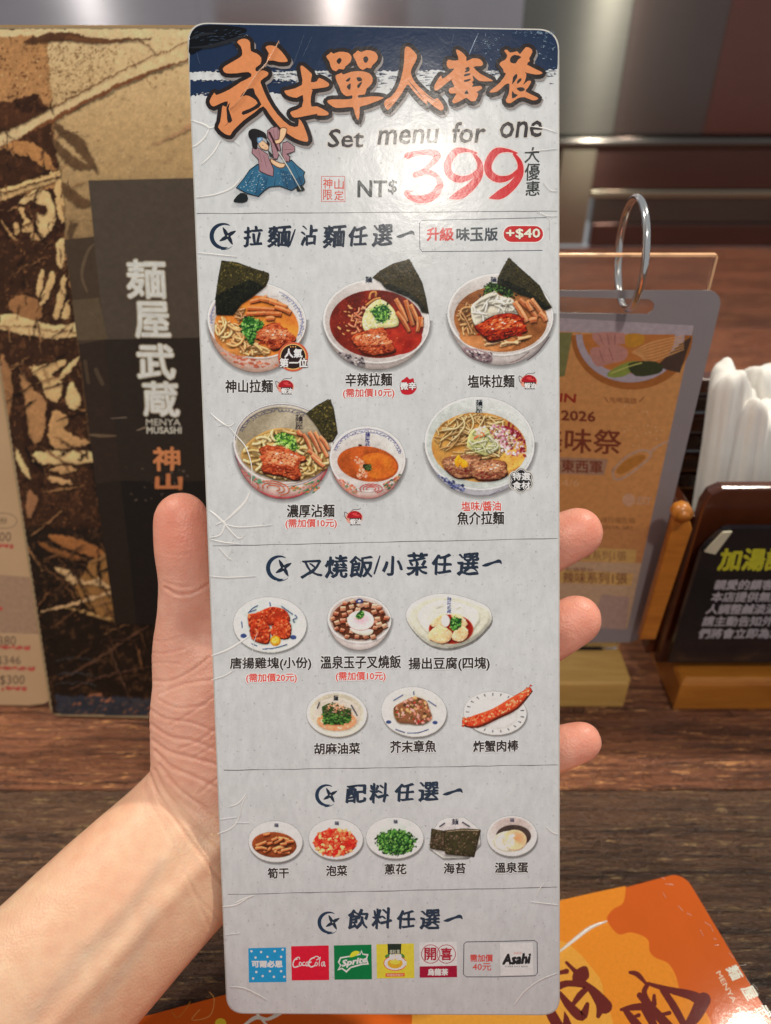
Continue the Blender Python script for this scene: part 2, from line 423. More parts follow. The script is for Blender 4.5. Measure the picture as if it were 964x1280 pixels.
        for kind, geo, col, rl, sh, opa in s.ops:
            plist = geo if kind == 's' else [geo]; plist = [(p - (x0, y0)) * K for p in plist]; cat = np.concatenate(plist); pad = int(3 * K / 2)
            lo = np.maximum(np.floor(cat.min(0)).astype(int) - pad, 0); hi = np.minimum(np.ceil(cat.max(0)).astype(int) + pad, (W_, H_))
            if (hi <= lo).any(): continue
            bx = (lo[0], lo[1], hi[0], hi[1]); m = np.zeros((hi[1] - lo[1], hi[0] - lo[0]), bool)
            for p in plist:
                if len(plist) == 1: m = mask(p, bx)
                else:
                    l2 = np.clip(np.floor(p.min(0)).astype(int), lo, hi - 1); h2 = np.clip(np.ceil(p.max(0)).astype(int) + 1, l2 + 1, hi)
                    m[l2[1] - lo[1]:h2[1] - lo[1], l2[0] - lo[0]:h2[0] - lo[0]] |= mask(p, (l2[0], l2[1], h2[0], h2[1]))
            mf = m.astype(float); sl = (slice(lo[1], hi[1]), slice(lo[0], hi[0])); e = max(1, int(round(.35 * K * s.edge)))
            if kind == 'g':
                cx, cy, rx, ry, rot, tab, t0, t1, r0 = col; X = (np.arange(lo[0], hi[0]) + .5)[None] / K + x0 - cx; Y = (np.arange(lo[1], hi[1]) + .5)[:, None] / K + y0 - cy
                ca, sa = math.cos(R(rot)), math.sin(R(rot)); u = (X * ca + Y * sa) / rx; v = (-X * sa + Y * ca) / ry; rr = np.clip((np.hypot(u, v) - r0) / (1 - r0), 0, 1) * (tab.shape[0] - 1); tt = np.clip(np.mod(np.arctan2(v, u), 2 * math.pi) / t1, 0, 1) * (tab.shape[1] - 1)
                i0 = np.minimum(rr.astype(int), tab.shape[0] - 2); j0 = np.minimum(tt.astype(int), tab.shape[1] - 2); a = (rr - i0)[..., None]; b = (tt - j0)[..., None]
                c3 = (tab[i0, j0] * (1 - a) + tab[i0 + 1, j0] * a) * (1 - b) + (tab[i0, j0 + 1] * (1 - a) + tab[i0 + 1, j0 + 1] * a) * b
            else: c3 = np.array(col, float)[None, None] * np.ones(m.shape + (1,))
            c3 = c3 / 255.
            ext = min(cat.max(0) - cat.min(0))
            if sh:
                d = max(1, int(round((.5 if ext < 4 * K else 1.0) * K * s.edge))); q = boxblur(mf, d); q = np.roll(np.roll(q, d, 0), d // 2, 1); rgb[sl] *= (1 - sh * q * (1 - mf))[..., None]
            if rl:
                d = max(1, min(int(K * 1.6 * s.edge), int(ext / 5) + 1)); q = boxblur(mf, d); D = np.roll(q, -d, 0) - np.roll(q, d, 0) + .5 * (np.roll(q, -d, 1) - np.roll(q, d, 1))
                c3 = c3 * (1 + rl * .55 * D - rl * .12 * (1 - q))[..., None]
            mf = boxblur(mf, e - 1 if e > 1 else 0) * opa if e > 1 else mf * opa
            rgb[sl] = rgb[sl] * (1 - mf[..., None]) + c3 * mf[..., None]; al[sl] = mf + al[sl] * (1 - mf)
        if s.warp:
            n1 = (vnoise(H_, W_, 5 * K, 1) + .6 * vnoise(H_, W_, 2 * K, 2) - .8) * s.warp * K; n2 = (vnoise(H_, W_, 5 * K, 3) + .6 * vnoise(H_, W_, 2 * K, 4) - .8) * s.warp * K
            yy = np.clip((np.arange(H_)[:, None] + n1).astype(int), 0, H_ - 1); xx = np.clip((np.arange(W_)[None] + n2).astype(int), 0, W_ - 1); rgb = (rgb / np.maximum(al, 1e-3)[..., None])[yy, xx] * al[..., None]
        h, w = H_ // 2, W_ // 2; ds = lambda a: a.reshape(h, 2, w, 2, -1).mean((1, 3)); rgb = ds(rgb); al = ds(al[..., None])[..., 0]; rgb = rgb / np.maximum(al, 1e-4)[..., None]
        g = 1 + s.grain * (np.random.RandomState(7).rand(h, w) - .5) * 2 + s.vary * (vnoise(h, w, 3.2 * s.S, 5) - .5) + s.vary * (vnoise(h, w, 8 * s.S, 6) - .5)
        rgb = np.clip(rgb, 0, 1) ; mid_ = .42; lum = rgb.mean(2, keepdims=True); rgb = np.clip(mid_ + (lum + (rgb - lum) * s.sat - mid_) * 1.06, 0.01, 1) * (1 + (g - 1) * np.clip(1.25 - rgb.mean(2), .25, 1))[..., None]; rgb = np.clip(rgb, 0, 1)
        if s.etch:
            nn = vnoise(h, w, 7 * s.S, 50) * .6 + vnoise(h, w, 2.5 * s.S, 51) * .4; dk = np.clip(1 - rgb.mean(2) * 3, 0, 1); rgb = rgb + (np.clip((nn - .60) * 6, 0, 1) * dk)[..., None] * np.array([.26, .18, .11]) * s.etch
            rgb = np.clip(rgb, 0, 1)
        linr = np.where(rgb <= .04045, rgb / 12.92, ((rgb + .055) / 1.055) ** 2.4); ys = y0 + (np.arange(h) + .5) / s.S; xs = x0 + (np.arange(w) + .5) / s.S
        linr = np.minimum(linr * np.array(s.tint) * np.array([s.ref(y) for y in ys])[:, None, None], .86)
        X, Y = np.meshgrid(xs, ys); r = np.array(FWD)[None, None] + np.array(RGT) * ((X - CX) / F)[..., None] + np.array(UPV) * ((CY - Y) / F)[..., None]
        o, n_ = np.array(s.pl.o), np.array(s.pl.n); t = ((o - np.array(CAM)) @ n_) / (r @ n_); q = np.array(CAM) + r * t[..., None] - o
        v = np.stack([q @ np.array(s.pl.ex), q @ np.array(s.pl.ey), np.full((h, w), s.base)], -1).reshape(-1, 3)
        idx = np.arange(h * w).reshape(h, w); keep = (np.maximum.reduce([al[:-1, :-1], al[1:, :-1], al[:-1, 1:], al[1:, 1:]]) > .01)
        if s.bound: inb = ((v[:, 0] > s.bound[0]) & (v[:, 1] > s.bound[1]) & (v[:, 0] < s.bound[2]) & (v[:, 1] < s.bound[3])).reshape(h, w); keep &= inb[:-1, :-1] & inb[1:, 1:] & inb[1:, :-1] & inb[:-1, 1:]
        fc = np.stack([idx[1:, :-1], idx[1:, 1:], idx[:-1, 1:], idx[:-1, :-1]], -1)[keep]
        used = np.zeros(h * w, bool); used[fc.reshape(-1)] = True; remap = np.cumsum(used) - 1; v = v[used]; fc = remap[fc]
        me = bpy.data.meshes.new(s.name); me.vertices.add(len(v)); me.vertices.foreach_set('co', v.reshape(-1)); me.loops.add(fc.size); me.loops.foreach_set('vertex_index', fc.reshape(-1).astype(np.int32))
        me.polygons.add(len(fc)); me.polygons.foreach_set('loop_start', np.arange(0, fc.size, 4, dtype=np.int32)); me.update(calc_edges=True)
        ca = me.color_attributes.new('ink', 'FLOAT_COLOR', 'POINT'); ca.data.foreach_set('color', np.concatenate([linr, al[..., None]], -1).reshape(-1, 4)[used].reshape(-1))
        me.materials.append(s.mat); ob = link(bpy.data.objects.new(s.name, me), s.parent)
        if label: ob['label'] = label
        return ob
def lerp3(a, b, t): return tuple(a[i] + (b[i] - a[i]) * t for i in range(3))
# ------------------------------------------------------------------ setting: table, steel wall
def G(px, py, z=0.0):
    r = ray(px, py); t = (z - CAM.z) / r.z; return CAM + r * t
def PY(px, py, y):
    r = ray(px, py); return CAM + r * (y / r.y)

def wood_table_mat():
    m = NT('weathered_wood'); tc = m.n('ShaderNodeTexCoord'); oi = m.n('ShaderNodeObjectInfo')
    off = m.n('ShaderNodeVectorMath', operation='ADD'); m.l(tc.outputs['Object'], off.inputs[0])
    rv = m.n('ShaderNodeCombineXYZ'); m.l(m.math('MULTIPLY', oi.outputs['Random'], 7.0), rv.inputs[0]); m.l(rv.outputs[0], off.inputs[1])
    def mp(s):
        n = m.n('ShaderNodeMapping'); n.inputs['Scale'].default_value = s; m.l(off.outputs[0], n.inputs[0]); return n.outputs[0]
    ridge = m.noise(mp((1.6, 30, 1)), 7, 7, 0.66, 0.5)
    fine = m.noise(mp((4, 95, 1)), 9, 5, 0.75)
    wear = m.noise(mp((1.2, 3.2, 1)), 5, 4, 0.6)
    pits = m.noise(mp((14, 120, 1)), 8, 3, 0.6)
    c = m.ramp(ridge, [(0.28, srgb(44, 32, 26)), (0.42, srgb(82, 60, 47)), (0.52, srgb(112, 84, 65)), (0.60, srgb(90, 66, 52)), (0.68, srgb(134, 104, 80)), (0.80, srgb(150, 120, 92))])
    c = m.mix(c, m.ramp(fine, [(0.3, 0.70), (0.65, 1.12)]))
    c = m.mix(c, m.ramp(wear, [(0.35, 0.62), (0.6, 1.15)]))
    c = m.mix(c, m.ramp(pits, [(0.28, 0.45), (0.40, 1.0)]))
    cr = m.noise(mp((1.3, 26, 1)), 7, 5, 0.62, 0.7); dd = m.math('ABSOLUTE', m.math('SUBTRACT', cr, 0.5))
    crest_highlight = m.math('MULTIPLY', m.ramp(dd, [(0.0, 1.0), (0.012, 0.8), (0.024, 0.0)]), m.ramp(m.noise(mp((30, 150, 1)), 3, 4, 0.75), [(0.50, 0.0), (0.62, 0.8)]))  # ridge highlights painted in as broken tan lines
    groove = m.ramp(m.math('ABSOLUTE', m.math('SUBTRACT', cr, 0.44)), [(0.0, 0.42), (0.014, 1.0)])
    c = m.mix(m.mix(c, groove), srgb(206, 178, 132), crest_highlight, 'MIX')
    c = m.mix(m.mix(c, oi.outputs['Color']), (1.68, 1.55, 1.44)); m.l(c, m.b.inputs['Base Color'])
    m.l(m.ramp(fine, [(0.3, 0.24), (0.7, 0.42)]), m.b.inputs['Roughness']); m.set(Specular_IOR_Level=0.6)
    b = m.bump(ridge, 0.0035, 1); b = m.bump(m.math('ADD', m.math('MULTIPLY', crest_highlight, .5), groove), 0.0012, 1, b); b = m.bump(fine, 0.0016, 1, b); b = m.bump(pits, 0.0006, 1, b)
    m.l(b, m.b.inputs['Normal']); return m.mat
WOOD = wood_table_mat()
YB = 1.10
table = thing('wooden_table', 'dark weathered plank table that everything stands on', 'table', Matrix.Translation((0, 0.45, 0)))
rnd = random.Random(4); edges = [-0.26, -0.13, 0.0, 0.098, 0.2055, 0.315, 0.43, 0.545, 0.66, 0.78, 0.90, YB - 0.001]
tints = [(.7, .65, .6), (.75, .72, .66), (.62, .60, .56), (.72, .70, .64), (1.55, 1.12, .88), (.8, .58, .48), (1.25, .82, .66), (1.0, .65, .52), (1.3, .85, .7), (1.0, .65, .55), (1.2, .75, .62)]
tgt = {}
for i in range(len(edges) - 1):
    a, b = edges[i], edges[i + 1]
    o = box('plank', (-1.3, a + 0.0002 - 0.45, -0.03), (1.3, b - 0.0002 - 0.45, 0), WOOD, table, 0.0005, 1)
    o.color = (*tints[i], 1)
box('table_core', (-1.28, -0.70, -0.06), (1.28, YB - 0.455, -0.031), paint('core_wood', (.03, .02, .015), 0.7), table)

def steel(name, col, rough=0.14):
    m = NT(name); v = m.coords((1, 1, 1)); br = m.noise(m.coords((3, 3, 260)), 6, 3, 0.6)
    m.l(m.mix(col, m.ramp(br, [(0.3, 0.9), (0.7, 1.08)])), m.b.inputs['Base Color'])
    m.set(Metallic=1.0, Roughness=rough, Anisotropic=1.0)
    tg = m.n('ShaderNodeCombineXYZ'); tg.inputs[2].default_value = 1; m.l(tg.outputs[0], m.b.inputs['Tangent'])
    return m.mat
ST_G = steel('brushed_steel', (.56, .51, .53)); ST_D = steel('dim_steel', (.17, .155, .14)); ST_R = steel('brown_tinted_steel', (.18, .105, .09))  # ST_R carries the brownish reflections of the room in its colour
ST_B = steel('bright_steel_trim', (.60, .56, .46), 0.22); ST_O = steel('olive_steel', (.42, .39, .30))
wall = thing('steel_wall', 'brushed stainless steel counter front behind the table, out of focus', 'wall', Matrix.Translation((0, YB, 0)))
def zat(py, y=YB): return CAM.z + ray(CX, py).z * y / ray(CX, py).y
def xat(px, py, y=YB): return PY(px, py, y).x
def strip(name, pxa, pxb, pya, pyb, mat, y0=YB, d=0.02, bev=0.0006):
    pm = (pya + pyb) / 2
    xa = xat(pxa, pm, y0) if pxa is not None else -1.3; xb = xat(pxb, pm, y0) if pxb is not None else 1.3
    return box(name, (xa, y0 - YB, zat(pyb, y0)), (xb, y0 - YB + d, zat(pya, y0)), mat, wall, bev)
seams = [None, 240, 660]
ms = [ST_G, ST_G]
for i in range(len(seams) - 1): strip('steel_panel', seams[i], seams[i + 1], -260, 172, (ms + ms)[i])
strip('steel_panel', 660, 800, -260, 172, steel('dark_steel', (.25, .24, .21)))  # this and the next two panels: dark and reddish reflections put into the colour
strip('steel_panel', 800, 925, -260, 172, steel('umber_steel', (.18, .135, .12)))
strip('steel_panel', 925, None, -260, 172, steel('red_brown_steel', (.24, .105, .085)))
# round bright post between the panels
def post(px, py, r, mat):
    x = xat(px, py); bm = bmesh.new()
    bmesh.ops.create_cone(bm, cap_ends=True, segments=32, radius1=r, radius2=r, depth=0.7)
    for v in bm.verts: v.co += Vector((x, -0.004, 0.35 + zat(176)))
    o = bm_obj('round_trim', bm, mat, wall, True); return o
strip('rail', None, None, 172, 186, ST_D, YB - 0.02, 0.04, 0.005)
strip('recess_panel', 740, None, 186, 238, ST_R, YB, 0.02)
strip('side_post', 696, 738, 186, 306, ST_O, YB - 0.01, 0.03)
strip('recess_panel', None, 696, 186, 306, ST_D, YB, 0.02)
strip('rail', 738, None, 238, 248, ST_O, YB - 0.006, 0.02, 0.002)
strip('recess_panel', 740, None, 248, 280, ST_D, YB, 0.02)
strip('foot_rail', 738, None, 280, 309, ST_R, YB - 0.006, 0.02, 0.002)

# ------------------------------------------------------------------ tall dark menu book on the left
bo = G(65, 897); bookP = Plane(bo + Vector((0, 0, 0.0015)), (1, -0.03, 0), (0, math.sin(R(17)), math.cos(R(17))))
book = thing('menu_book', 'tall dark brown menu book with sepia swordsman print and white brush lettering, behind the thumb', 'menu book', bookP.m)
bw = bookP.uv(390, 28)[0]; bh = bookP.uv(235, 33)[1]
EDGE = paint('gilt_edge', srgb(190, 150, 90), 0.35, 0.3)
prism('cover', rrect(0, 0, bw, bh, 0.004), -0.004, 0, ink_mat('cover_board', 0.3, 0.6, 0.05), book)
me = book.children[0].data; ca = me.color_attributes.new('ink', 'FLOAT_COLOR', 'POINT')
ca.data.foreach_set('color', [0.42, 0.30, 0.17, 1.0] * len(me.vertices))
prism('edge_binding', rrect(-0.0006, -0.0006, bw + 0.0006, bh + 0.0006, 0.0046), -0.0035, -0.0008, EDGE, book)
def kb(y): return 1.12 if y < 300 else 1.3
s7 = Z(0, 20, .2697); s8 = Z(0, 300, .2697); s1 = Z(0, 600, .2907)
art = Painter('swordsman_print', bookP, book, 1e-5, kb, None, S=.75, clip=(-14, 34, 262, 898), edge=1.5, warp=3.0, grain=.08, vary=.12, etch=.8, sat=.9, tint=(1.08, .97, .86), bound=(.0007, .0007, bw - .0007, bh - .0007)); art.relief = .16; art.dr = .3; art.shade = .5
def clipx(p): return p
cu, cv = bookP.px(0.0006, bh - 0.0006), bookP.px(bw - 0.0006, bh - 0.0006)
cl, cr = bookP.px(0.0006, 0.0006), bookP.px(bw - 0.0006, 0.0006)
BM = ink_mat('sepia_print', 0.40, .6, .07, 500); art.mat = BM; DK, MB, CRM = (48, 33, 24), (120, 82, 52), (206, 178, 132)
def mid(a, b, t): return (a[0] + (b[0] - a[0]) * t, a[1] + (b[1] - a[1]) * t)
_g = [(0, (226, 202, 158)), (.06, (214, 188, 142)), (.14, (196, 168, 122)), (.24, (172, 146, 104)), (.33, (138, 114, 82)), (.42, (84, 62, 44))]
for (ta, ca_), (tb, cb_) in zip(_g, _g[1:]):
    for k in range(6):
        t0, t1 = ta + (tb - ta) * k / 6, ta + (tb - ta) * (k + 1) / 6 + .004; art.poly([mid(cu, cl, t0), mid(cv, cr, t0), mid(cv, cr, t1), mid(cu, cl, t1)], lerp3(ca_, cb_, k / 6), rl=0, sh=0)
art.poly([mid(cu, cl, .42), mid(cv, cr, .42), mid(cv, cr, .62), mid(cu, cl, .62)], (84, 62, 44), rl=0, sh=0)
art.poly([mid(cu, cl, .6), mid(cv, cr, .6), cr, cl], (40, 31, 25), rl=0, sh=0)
LFT = [(-60, 45), (58, 45), (66, 140), (82, 320), (100, 460), (-60, 460)]
art.poly(LFT, (186, 140, 92), rl=0, sh=0)
rb = [(58, 45), (232, 45), (236, 220), (110, 222), (75, 215), (62, 100)]
art.dabs(LFT[:4] + [(-60, 320)], 1500, [(150, 104, 66), (120, 78, 48), (210, 175, 122), (92, 58, 38), (170, 128, 84)], 0.8, 2.6, 1)
art.dabs([(55, 55), (150, 60), (135, 95), (62, 140)], 500, [(150, 122, 82), (120, 92, 60), (176, 150, 108)], 0.7, 2.0, 2)
art.dabs(rb, 420, [(176, 142, 100), (184, 156, 112), (205, 182, 142)], 0.7, 2.4, 3)
art.stroke(s7(110, 125, 180, 105, 300, 95, 420, 110, 560, 112, 700, 100), [3, 10, 11, 6, 3, 1], (92, 62, 42))
art.stroke(s7(300, 100, 480, 120, 640, 108, 730, 180), [6, 5, 2, .6], (112, 76, 50))
# great sash sweeping across the cover
art.poly(s7(-200, 640, 0, 545, 210, 440, 420, 330, 640, 215, 870, 120, 870, 215, 680, 275, 480, 370, 260, 470, 100, 560, -200, 690), (222, 198, 152))
art.stroke(s7(0, 605, 100, 560, 240, 482, 420, 385, 620, 290, 870, 200), [1, 1.5, 5, 4, 4, 2], (128, 82, 52))
art.stroke(s7(0, 545, 210, 440, 420, 330, 640, 215, 870, 120), [1.2, 1.8, 1.6, 1.2, 1], (120, 84, 54))
art.poly(s7(-200, 380, 60, 400, 170, 370, 230, 430, 120, 490, 0, 540, -200, 600), (84, 54, 36))
art.poly(s7(60, 390, 175, 355, 165, 400, 220, 430, 100, 440), (60, 38, 27))
# brimmed hat and head, left of the fold
art.poly(s7(-200, 720, 0, 620, 130, 545, 235, 490, 262, 620, 275, 740, 180, 740, 60, 790, -200, 830), (70, 45, 31))
art.poly(s7(20, 600, 100, 575, 200, 620, 262, 720, 200, 700, 130, 650, 60, 640), (188, 136, 84), 3)
art.poly(s7(-200, 860, 0, 800, 130, 765, 272, 712, 278, 765, 150, 800, 0, 858, -200, 930), (222, 188, 132))
art.stroke(s7(-100, 840, 30, 815, 160, 775, 275, 745), 1.6, (70, 45, 31))
art.poly(s7(-200, 930, 0, 862, 90, 830, 280, 790, 300, 1000, 290, 1120, -200, 1120), (60, 38, 28))
art.poly(s7(90, 860, 170, 800, 230, 830, 255, 900, 245, 980, 205, 1020, 190, 1010, 165, 960, 175, 900, 150, 850, 110, 870), (226, 194, 140), 4)
art.poly(s7(80, 890, 110, 890, 120, 930, 155, 965, 150, 1000, 100, 1000, 110, 940), (214, 178, 124), 4)
art.poly(s7(150, 1000, 190, 1020, 205, 1050, 175, 1065, 145, 1040), (206, 168, 116), 4)
art.poly(s7(160, 880, 195, 870, 215, 900, 195, 920, 165, 905), (66, 42, 30), 4)
art.poly(s7(62, 960, 85, 960, 90, 1000, 70, 1010), (210, 176, 122), 3)
art.poly(s7(262, 760, 290, 780, 296, 950, 275, 950, 255, 860), (214, 180, 126), 2)
art.stroke(s7(0, 940, 50, 1010, 115, 1105), [2, 3.4, 3], (196, 156, 104))
# strands to the right of the fold
for i, pl in enumerate([(250, 485, 330, 540, 460, 735), (245, 560, 330, 640, 440, 700), (285, 770, 360, 820, 425, 870)]):
    art.poly(s7(*pl[:4]) + s7(pl[2] + 60, pl[3] + 40, pl[4], pl[5], pl[2] + 10, pl[3] + 70, pl[0] + 15, pl[1] + 60), (104, 80, 56), 2)
art.stroke(s7(700, 600, 800, 555, 886, 510), [1, 3, 5], (184, 146, 108)); art.stroke(s7(590, 235, 600, 195, 635, 240), .8, (130, 96, 66)); art.stroke(s7(670, 275, 700, 325, 730, 330), .9, (130, 96, 66))
art.poly(s7(310, 1112, 320, 950, 360, 960, 330, 1020, 400, 1060, 440, 1040, 440, 1112), (92, 74, 54))
# hands, sleeves and bamboo
lowL = [(-50, 300), (82, 300), (100, 460), (116, 600), (128, 660), (-50, 660)]
art.poly(lowL, (62, 41, 29), rl=.3, sh=0); art.dabs(lowL, 900, [(88, 58, 38), (46, 30, 22), (112, 76, 50), (132, 92, 60)], 0.8, 2.6, 5)
HL = (216, 184, 132)
art.poly(s8(265, 0, 305, 0, 300, 90, 285, 130, 262, 100), HL, 3); art.poly(s8(40, 290, 110, 255, 185, 290, 190, 360, 130, 380, 60, 340), (150, 108, 70), 3)
for q in [(185, 290, 240, 140, 255, 190, 210, 290), (250, 350, 290, 170, 310, 200, 275, 355), (285, 360, 315, 270, 325, 360), (165, 240, 185, 140, 205, 150, 185, 260)]: art.poly(s8(*q), (204, 172, 122), 3)
art.poly(s8(0, 350, 60, 340, 140, 365, 240, 395, 360, 385, 358, 450, 240, 455, 120, 440, 0, 415), (214, 184, 134))
art.stroke(s8(0, 400, 140, 400, 250, 420, 360, 425), 1.2, (110, 78, 50))
art.poly(s8(140, 590, 200, 575, 290, 555, 300, 580, 240, 620, 290, 660, 270, 750, 210, 720, 190, 660), (210, 176, 124), 4)
art.poly(s8(270, 630, 355, 540, 362, 555, 295, 640), HL, 2); art.poly(s8(300, 740, 330, 660, 375, 740, 345, 790), HL, 3)
art.poly(s8(0, 560, 30, 560, 60, 700, 20, 900, 0, 920), (150, 110, 74), 3); art.poly(s8(80, 620, 150, 690, 210, 740, 200, 900, 150, 940, 110, 800), (170, 128, 86), 3)
for q in [(75, 600, 110, 800, 140, 1000, 200, 1140), (230, 760, 225, 900, 245, 1010, 230, 1100)]: art.stroke(s8(*q), [4, 6, 6, 4], (52, 34, 25))
art.poly(s8(240, 790, 320, 830, 300, 880, 415, 940, 330, 960, 230, 950), (188, 148, 100), 3)
art.poly(s8(160, 985, 300, 975, 440, 985, 435, 1030, 280, 1035, 160, 1030), HL, 3); art.poly(s8(230, 1060, 300, 1045, 360, 1065, 290, 1080), (188, 150, 104), 3)
art.poly(s8(70, 960, 130, 1070, 140, 1110, 90, 1060), HL, 2); art.poly(s8(225, 1085, 320, 1115, 330, 1135, 240, 1120), (200, 160, 112), 2)
lowm = [(25, 600), (125, 600), (146, 775), (64, 775), (45, 700)]
art.dabs(lowm, 500, [(84, 56, 36), (62, 42, 28), (108, 72, 46), (40, 28, 20)], 0.9, 3, 6)
for q, c in [((215, 235, 330, 250, 440, 300, 460, 350, 340, 310, 240, 270), (150, 100, 58)), ((160, 260, 260, 300, 380, 340, 300, 340, 200, 300), (130, 86, 50)), ((400, 340, 470, 330, 492, 600, 400, 560, 320, 480, 360, 400), (146, 108, 62)), ((235, 375, 280, 380, 330, 420, 400, 430, 460, 380, 430, 420, 490, 470, 420, 455, 340, 440, 300, 440), (196, 166, 122)), ((620, 20, 760, 0, 780, 15, 700, 30), (176, 112, 66)), ((120, 40, 150, 60, 160, 100, 130, 160, 110, 140), (150, 108, 76))]:
    art.poly(s1(*q), c, 3)
art.stroke(s1(180, 565, 320, 530, 480, 480, 590, 455, 700, 430), [2, 4, 4, 3, 2], (196, 164, 122)); art.stroke(s1(500, 480, 580, 430), 2.2, (150, 130, 104))
art.stroke(s1(270, 545, 380, 570, 490, 605), [1, 3, 2], (180, 148, 96)); art.stroke(s1(250, 860, 400, 780, 520, 700, 660, 610), [2.2, 3, 3, 2], (92, 66, 52)); art.stroke(s1(465, 700, 500, 800, 550, 935), [1.6, 2.6, 1.6], (96, 72, 58))
art.stroke(s1(300, 900, 420, 850, 640, 800), [2, 2.4, 1.4], (88, 64, 52))
for k, yy in enumerate((775, 840, 880)): art.stroke(s1(235, yy, 330, yy - 12, 420, yy + 6), [.6, 1.6, .6], (74, 76, 82))
for q in [(340, 940, 420, 915, 440, 935, 370, 960), (470, 950, 560, 935, 600, 950, 520, 960, 490, 1000, 440, 1020, 480, 980), (560, 960, 580, 1010, 560, 1015), (380, 960, 440, 965, 400, 985)]: art.poly(s1(*q), (150, 98, 72), 2)
art.poly([(70, 868), (200, 874), (200, 897), (82, 897), (70, 888)], (52, 56, 68)); art.dabs([(74, 870), (198, 876), (198, 894), (84, 894)], 40, [(160, 104, 78), (100, 80, 72)], 1, 3, 8, 150, 3)
_r = random.Random(77)
for k in range(150):
    x, y = _r.uniform(0, 250), _r.uniform(455, 860)
    if x > 150 and y < 780: continue
    a = R(_r.choice((-28, -20, 35, 60, 78)) + _r.gauss(0, 12)); L = _r.uniform(12, 60); c = _r.choice(((116, 82, 54), (84, 60, 42), (150, 112, 74), (62, 46, 36), (40, 30, 24), (30, 23, 19)))
    art.stroke([(x, y), (x + L * .5 * math.cos(a) + _r.uniform(-2, 2), y + L * .5 * math.sin(a)), (x + L * math.cos(a), y + L * math.sin(a))], [.6, _r.uniform(1.2, 3.4), .6], c)
for k in range(90):
    x, y = _r.uniform(-10, 90), _r.uniform(120, 470); a = R(_r.choice((-30, 70, 85)) + _r.gauss(0, 14)); L = _r.uniform(8, 34)
    art.stroke([(x, y), (x + L * .5 * math.cos(a) + _r.uniform(-2, 2), y + L * .5 * math.sin(a)), (x + L * math.cos(a), y + L * math.sin(a))], [.6, _r.uniform(.8, 2.2), .6], _r.choice(((96, 66, 44), (60, 42, 30), (150, 112, 76), (44, 32, 24))))
art.build()
def bpx(pts): return pts
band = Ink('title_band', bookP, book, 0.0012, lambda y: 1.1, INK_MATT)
pt = [(112, 226), (258, 222)]; pb = mid((112, 225), (152, 597), 1.0)
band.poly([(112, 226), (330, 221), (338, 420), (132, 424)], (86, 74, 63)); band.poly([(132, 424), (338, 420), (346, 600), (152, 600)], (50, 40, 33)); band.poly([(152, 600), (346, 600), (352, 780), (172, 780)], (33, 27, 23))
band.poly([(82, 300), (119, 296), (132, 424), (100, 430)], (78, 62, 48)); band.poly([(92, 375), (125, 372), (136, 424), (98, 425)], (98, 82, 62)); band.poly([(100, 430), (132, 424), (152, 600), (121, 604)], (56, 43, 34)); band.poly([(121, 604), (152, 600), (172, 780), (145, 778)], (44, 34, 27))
band.stroke(s8(410, 240, 385, 160, 410, 60, 440, 20), [2, 4, 4, 2], (104, 86, 66)); band.stroke(s8(420, 330, 470, 380), 3, (104, 86, 66)); band.stroke(s8(400, 560, 415, 660), 4, (84, 66, 50)); band.stroke(s8(450, 600, 480, 665), 5, (86, 70, 54))
band.stroke(s8(420, 900, 480, 905, 545, 905), [2, 4, 1], (112, 92, 70)); band.stroke(s8(520, 825, 590, 820), [1, 1.6], (120, 104, 90)); band.stroke(s8(640, 880, 680, 865), [1, 2], (150, 130, 110))
band.dabs([(150, 580), (240, 585), (235, 640), (165, 640)], 22, [(98, 84, 72), (70, 56, 46)], 1, 3, 9)
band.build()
bl = Ink('brush_title', bookP, book, 0.0014, lambda y: 1.25, INK_MATT)
for ch, (x0, y0, x1, y1) in zip('麺屋武蔵', [(162, 325, 209, 372), (172, 377, 214, 421), (175, 430, 220, 472), (182, 477, 225, 519)]):
    bl.T(ch, x0, y0, x1, y1, (232, 226, 208), rise=-1, bold=1.0, halo=(168, 156, 134), hw=2.4, slant=-.06, wob=1.2)
bl.T('MENYA', 184, 523, 227, 531, (190, 184, 168), bold=.15); bl.T('MUSASHI', 185, 533, 228, 541, (200, 194, 178), bold=.3)
bl.T('神', 193, 558, 226, 587, (206, 132, 84), bold=.9, wob=1.5); bl.T('山', 196, 592, 228, 610, (190, 118, 74), bold=1.2, wob=1.5)
bl.build()

# ------------------------------------------------------------------ cream price menu in front of it
cp = Plane(G(66, 884) + Vector((0, 0, 0.001)), (1, -0.02, 0), (0, math.sin(R(17)), math.cos(R(17))))
cream = thing('price_menu', 'worn cream paper menu with prices, at the left edge in front of the dark book', 'menu', cp.m)
prism('sheet', [(-0.19, 0.001), (-0.012, 0.0), (-0.004, 0.0012), (0, 0.004)] + [(0.0003 * math.sin(i * 1.7), 0.02 * i) for i in range(1, 14)] + [(-0.001, 0.274), (-0.19, 0.276)], -0.0035, 0, paper_mat('aged_paper', srgb(212, 176, 136), False, 0.4, 1.5), cream)
pr = Ink('price_lettering', cp, cream, 1e-5, lambda y: 1.1, INK_MATT)
pr.poly([(-40, 716), (47, 722), (58, 793), (-30, 790)], (176, 142, 116))
for (x, y, s_) in [(0, 664, '00'), (0, 0, '')][:1]: pass
pr.T('500', -8, 665, 14, 677, (110, 84, 70)); pr.T('380', -2, 795, 20, 807, (110, 84, 70)); pr.T('$346', -4, 820, 26, 832, (110, 84, 70)); pr.T('$300', 0, 844, 31, 857, (100, 76, 62))
pr.stroke([(-20, 641), (10, 642), (21, 649), (19, 656), (10, 660), (-20, 660)], .9, (140, 112, 90)); pr.T('份', 0, 647, 9, 655, (80, 60, 50))
